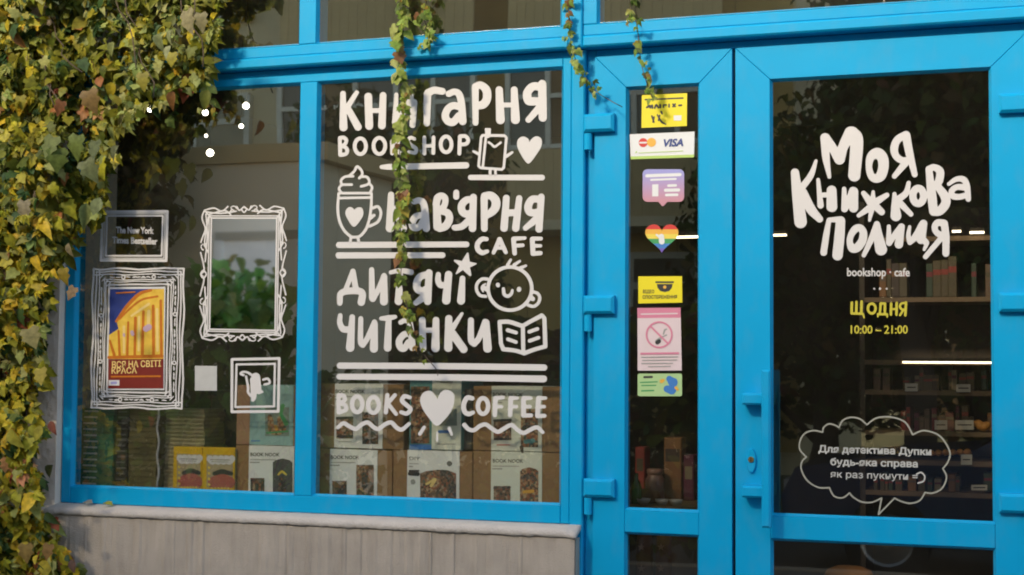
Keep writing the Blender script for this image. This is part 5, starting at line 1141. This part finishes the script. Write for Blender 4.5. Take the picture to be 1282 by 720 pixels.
# two fallen leaves on the ledge
for px, py, col, lb in ((111, 630, (.36, .33, .26), 'pale dry leaf lying on the plinth ledge'), (136, 631, (.42, .40, .06), 'yellow-green leaf lying on the plinth ledge')):
    fl = Foliage(int(px)); e = empty('fallen_leaf', at(px, py, -.03), lb, 'leaf'); fl.leaf(LL, at(px-4, py, -.03)+Vector((0, 0, .006)), (1, -.2, .1), (0, -.3, 1), .03, col); fl.build('blade', e)
# ------------------------------------------------------------------ the street side seen in the glass
BW = mat('panel_wall', (0.82, 0.70, 0.47), .9, .15, 1.2); BW2 = mat('balcony_panel', (0.64, 0.50, 0.27), .9, .2, 2); WF = mat('white_frame', (0.82, 0.80, 0.72), .5); WG = mat('far_glass', (0.14, 0.13, 0.10), .12, .3, .8, spec=.6); LOG = mat('loggia_wood', (0.24, 0.17, 0.09), .8, .3, 3); CURT = mat('curtain', (0.42, 0.38, 0.28), .9, .2, 2)
BY = -18.0
apt = empty('apartment_block', (-14, BY, 0), 'beige panel apartment block across the street with glazed balconies', 'building')
b = MB(); b.box(-32, -3.2, BY-9, BY, -.14, 12.45, BW); b.build('wall', apt)
b = MB(); b.box(-32.2, -3.0, BY-9.2, BY+.3, 12.45, 12.75, BW2); b.build('roof', apt)  # unseen roof edge, height shaped so it shades the lower shop front
b = MB(); rn = random.Random(8); x = -11.6; CL = mat('brown_cladding', (0.66, 0.47, 0.18), .85, .3, 1.5)
while x < -3.4:
    w = rn.uniform(.8, 1.5); b.box(x, x+w-.014, BY+.002, BY+.06+rn.uniform(0, .012), .2, 12.4, CL); x += w
b.build('cladding', apt)
for fl in range(4):
    z0 = .9+2.85*fl
    for k in range(7):
        x0 = -30.5+3.85*k
        if fl >= 1 and k in (1, 3, 5, 6):
            e = empty('balcony', (0, 0, 0)-parent_base(apt) if False else Vector((x0, BY+.6, z0))-parent_base(apt), None, None); e.parent = apt
            b = MB(); b.box(x0, x0+3.3, BY+.001, BY+1.2, z0-.25, z0-.1, BW)
            for j in range(22): b.box(x0+.15*j, x0+.15*j+.145, BY+1.12, BY+1.17, z0-.1, z0+.95, BW2)
            b.build('parapet', e)
            b = MB()
            for j in range(6): b.box(x0+.66*j-.04, x0+.66*j+.04, BY+1.1, BY+1.19, z0+.95, z0+2.35, WF)
            for zz in (z0+.97, z0+1.75, z0+2.32): b.box(x0, x0+3.3, BY+1.1, BY+1.185, zz-.035, zz+.035, WF)
            b.build('glazing_frame', e)
            b = MB()
            for j in range(5): b.box(x0+.66*j+.05, x0+.66*j+.61, BY+1.13, BY+1.14, z0+.98, z0+2.3, rn.choice([WG, WG, CURT, LOG]))
            b.build('pane', e)
        else:
            w = 1.7 if k % 2 else 2.1; b = MB(); xa = x0+.6
            for xx in (xa, xa+w/2, xa+w): b.box(xx-.05, xx+.05, BY-.05, BY+.14, z0+.75, z0+2.25, WF)
            for zz in (z0+.75, z0+1.8, z0+2.25): b.box(xa, xa+w, BY-.05, BY+.135, zz-.05, zz+.05, WF)
            f_ = b.build('window', apt); b = MB(); b.box(xa+.05, xa+w-.05, BY+.095, BY+.11, z0+.8, z0+2.2, rn.choice([WG, WG, CURT])); b.build('pane', f_)
BARK = mat('bark', (0.08, 0.06, 0.045), .95, .3, 20, bump=.6)
def tree(x, y, h, rad, zb, seed, label, n=2600, cols=None, name='street_tree', flat=1.0, lsize=.16, grp='trees across the pavement', cat='tree'):
    rr = random.Random(seed); e = empty(name, (x, y, -.13), label, cat, grp)
    b = MB(); b.tube([(x+.12*math.sin(k*1.3+seed), y+.1*math.sin(k+seed), -.13+k*h*.11) for k in range(8)], [.19*(1-k*.09) for k in range(8)] if rad > 1 else [.03*(1-k*.09) for k in range(8)], BARK, 9)
    cl = []
    for k in range(16):
        a = rr.uniform(0, 2*math.pi); q = rr.random()**.5*rad*.8; zc = rr.uniform(zb+.2*(h-zb), h-.15*(h-zb)); w = 1-abs((zc-zb)/(h-zb)-.45)*.9
        c = Vector((x+q*math.cos(a)*w, y+q*math.sin(a)*w*flat, zc)); cl.append((c, rad*rr.uniform(.32, .55)))
        b.tube([(x, y, zb*.6+.3*(zc-zb)), tuple((Vector((x, y, zc*.8))+c)/2), tuple(c)], [.06, .035, .015] if rad > 1 else [.012, .008, .004], BARK, 5)
    b.build('trunk', e, smooth=True)
    fl = Foliage(seed)
    for k in range(n):
        c, r_ = rr.choice(cl); d = Vector((rr.gauss(0, 1), rr.gauss(0, 1), rr.gauss(0, 1))).normalized()*r_*rr.random()**.4
        col = [v*rr.uniform(.7, 1.3) for v in rr.choice(cols or [(.07, .10, .03), (.10, .13, .03), (.14, .15, .03), (.05, .08, .02), (.16, .12, .04)])]
        fl.leaf(rr.choice((LO, LL)), c+d, (rr.gauss(0, 1), rr.gauss(0, 1), -.6), d+Vector((0, 0, .6)), lsize*rr.uniform(.7, 1.3), col)
    fl.build('crown', e)
    return e
tree(-1.1, -11.5, 6.4, 1.55, 1.4, 31, 'dark street tree reflected in the left part of the wide door', 9000, lsize=.12)
tree(1.0, -11.0, 7.5, 2.0, 1.3, 32, 'dark street tree standing to the right of the parked car', 9000, lsize=.12)
tree(-7.5, -12.5, 5.0, 1.7, 1.0, 33, 'low dark tree standing before the apartment block', 6000, lsize=.12)
tree(-14.5, -12.0, 7.0, 1.5, 2.0, 34, 'slender yellowing tree before the far end of the block', 1600, OLIVE, lsize=.18)
tree(5.5, -13.0, 8.5, 2.6, 1.3, 35, 'broad dark tree at the right end of the street', 4000, lsize=.22)
for k_, (x_, lb_) in enumerate(((-2.6, 'low bushy tree growing behind the left dark street tree'), (-.6, 'low bushy tree growing behind the parked car'), (3.4, 'low bushy tree growing toward the right end of the road'))): tree(x_, -15.5, 5.2, 2.3, .1, 50+k_, lb_, 9000, lsize=.14)
SH = [(.13, .23, .04), (.18, .29, .06), (.10, .19, .035), (.23, .32, .08)]
tree(-4.15, -3.1, 2.02, .62, .45, 36, 'young big-leaved green shrub on the pavement before the left window', 1100, SH, 'shrub', lsize=.09, grp=None, cat='shrub')
hd_ = empty('hedge', (-9, -6.9, -.13), 'dark clipped hedge between pavement and road', 'hedge'); fl = Foliage(41); rr = random.Random(41)
for k in range(13000):
    x = rr.uniform(-17, -1.95); top = 1.85+.25*mnoise.noise(Vector((x*.7, 0, 0))); z = top*rr.random()**.7; y = -6.9+rr.gauss(0, .28)
    fl.leaf(LO, (x, y, z), (rr.gauss(0, 1), rr.gauss(0, 1), rr.gauss(0, .6)), (rr.gauss(0, .6), .8, .6), rr.uniform(.10, .17), [v*rr.uniform(.7, 1.3) for v in rr.choice(DKG+[OLIVE[0], (.12, .07, .03)])])
fl.build('foliage', hd_)
b = MB()
for k in range(35): 
    x = -16+.4*k; b.tube([(x, -6.9, -.13), (x+.05, -6.85, .5), (x-.05, -6.9, 1.3)], [.03, .02, .01], BARK, 5)
b.build('stem', hd_)
# parked car on the road, side on
CP = mat('car_blue', (0.006, 0.022, 0.085), .22, .05, 3, coat=.6); CG = mat('car_glass', (0.02, 0.022, 0.022), .06, spec=.7); TY = mat('tyre', (0.015, 0.015, 0.015), .85); RM = mat('rim', (0.35, 0.35, 0.35), .35, metal=.8); LT = mat('lamp_glass', (0.6, 0.6, 0.6), .15); RL = mat('tail_lamp', (0.3, 0.02, 0.02), .2)
CX, CY = 0.35, -7.6
car = empty('parked_car', (CX, CY, -.13), 'dark blue hatchback parked by the kerb outside the shop', 'car')
prof = [(-2.05, .38), (-2.08, .62), (-1.98, .82), (-1.2, .94), (-.62, .98), (.0, .99), (1.2, .99), (1.85, .96), (2.0, .84), (2.03, .5), (1.95, .33)]
def shell(prof, hw, tap, mtl, b):
    n = len(prof); sec = [(-hw, 0), (-hw*1.03, .5), (-hw*.97, 1)]
    vs = []; zs_ = [p[1] for p in prof]; zlo, zhi = min(zs_), max(zs_)
    for sg in (-1, 1):
        for (x, z) in prof:
            t = (z-zlo)/(zhi-zlo); vs.append((CX+x, CY+sg*hw*(1-tap*t*t), z-.13))
    fs = [tuple(range(n)), tuple(reversed(range(n, 2*n)))]+[(k, (k+1) % n, n+(k+1) % n, n+k) for k in range(n)]
    b.add(vs, fs, mtl)
b = MB(); shell(prof, .86, .07, CP, b); shell([(-.70, .97), (-.05, 1.42), (.25, 1.47), (1.15, 1.45), (1.5, 1.36), (1.88, .97)], .80, .16, CP, b); body = b.build('body', car)
for sg in (-1, 1):
    for q in ([(-.48, 1.01), (-.02, 1.36), (.35, 1.40), (.38, 1.01)], [(.45, 1.01), (.43, 1.40), (1.1, 1.39), (1.5, 1.02)]):
        b = MB(); yv = lambda z: CY+sg*(.80*(1-.16*((z-.97)/.5)**2)+.004); b.add([(CX+x, yv(z), z-.13) for x, z in q], [(0, 1, 2, 3)], CG); b.build('side_window', car)
b = MB(); b.add([(CX-.68, CY-.68, .87), (CX-.68, CY+.68, .87), (CX-.10, CY+.60, 1.265), (CX-.10, CY-.60, 1.265)], [(0, 1, 2, 3)], CG); b.build('windscreen', car)
for x in (-1.3, 1.28):
    for sg in (-1, 1):
        w = empty('wheel', Vector((CX+x, CY+sg*.80, .185))-parent_base(car), None, None); w.parent = car
        b = MB(); b.lathe((CX+x, CY+sg*.80, .185), [(.19, -.10), (.30, -.10), (.315, -.06), (.315, .06), (.30, .10), (.19, .10)], TY, 22, 'y'); b.build('tyre', w)
        b = MB(); b.lathe((CX+x, CY+sg*.80, .185), [(.001, sg*.085), (.06, sg*.095), (.17, sg*.085), (.195, sg*.10), (.195, -sg*.05)], RM, 22, 'y'); b.build('rim', w)
for sg in (-1, 1):
    b = MB(); b.box(CX-2.075, CX-1.93, CY+sg*.62-.14, CY+sg*.62+.14, .46, .60, LT); b.build('headlight', car)
    b = MB(); b.box(CX+1.95, CX+2.035, CY+sg*.68-.09, CY+sg*.68+.09, .50, .74, RL); b.build('tail_light', car)

# white kiosk added to brighten the mirror, brown block added to dim the horizon
KW = mat('kiosk_white', (0.85, 0.78, 0.62), .7, .05, 2); KX0, KX1, KY0, KY1 = -6.5, -4.7, -6.3, -5.0
ki = empty('kiosk', ((KX0+KX1)/2, KY1, 0), 'added white street kiosk with a shuttered window, brightening the mirror film', 'kiosk')
b = MB(); b.box(KX0, KX1, KY0, KY1, .001, 2.85, KW); b.build('wall', ki)
b = MB(); b.box(KX0-.1, KX1+.1, KY0-.1, KY1+.03, 2.852, 2.98, BW2); b.build('roof', ki)
b = MB()
for q in (KX1-.75, KX1-.12): b.box(q-.03, q+.03, KY1+.001, KY1+.04, 1.15, 2.3, WF)
for q in (1.12, 1.95, 2.33): b.box(KX1-.78, KX1-.09, KY1+.001, KY1+.035, q-.03, q+.03, CURT)
f_ = b.build('window', ki); b = MB(); b.box(KX1-.72, KX1-.15, KY1+.002, KY1+.02, 1.15, 2.3, WF); b.build('pane', f_)
fb = empty('added_brick_block', (8, -36, 0), 'added brown brick block closing off the bright horizon behind the street trees', 'building'); BRK = mat('brown_brick', (0.24, 0.17, 0.10), .9, .25, 1.5)
b = MB(); b.box(-2.6, 40, -46, -36, -.14, 11, BRK); b.build('wall', fb)
b = MB(); b.box(-2.8, 40.2, -46.2, -35.7, 11.001, 11.4, BW2); b.build('roof', fb)
for z in (1.2, 4.2, 7.2):
    for k in range(9):
        x = -2.8+3.2*k; b = MB(); b.box(x-.9, x+.9, -36.02, -35.9, z-.08, z+1.7, WF); f_ = b.build('window', fb); b = MB(); b.box(x-.8, x+.8, -35.95, -35.88, z, z+1.6, WG); b.build('pane', f_)

lh = empty('hedge', (-6, -4.55, 0), 'low loose green hedge growing along the front of the white kiosk', 'hedge'); fl = Foliage(61); rr = random.Random(61)
for k in range(4200):
    x = rr.uniform(-8.5, -4.0); top = 1.35+.3*mnoise.noise(Vector((x*1.6, 4, 0))); z = top*rr.random()**.75
    fl.leaf(LO if rr.random() < .6 else LL, (x, -4.5+rr.gauss(0, .16), z), (rr.gauss(0, 1), rr.gauss(0, 1), rr.gauss(0, .6)), (rr.gauss(0, .6), .8, .6), rr.uniform(.06, .11), [v*rr.uniform(.5, 1.0) for v in rr.choice(SH+DKG)])
fl.build('foliage', lh)
b = MB()
for k in range(12): b.tube([(-8.3+.38*k, -4.5, .001), (-8.28+.38*k, -4.48, .5), (-8.33+.38*k, -4.5, 1.0)], [.02, .014, .007], BARK, 5)
b.build('stem', lh)

tree(-6.0, -4.3, 3.7, .72, .9, 37, 'slim olive shrub standing before the left half of the kiosk', 2000, [(.10, .11, .03), (.14, .13, .035), (.07, .09, .025)], 'shrub', lsize=.085, grp=None, cat='shrub')
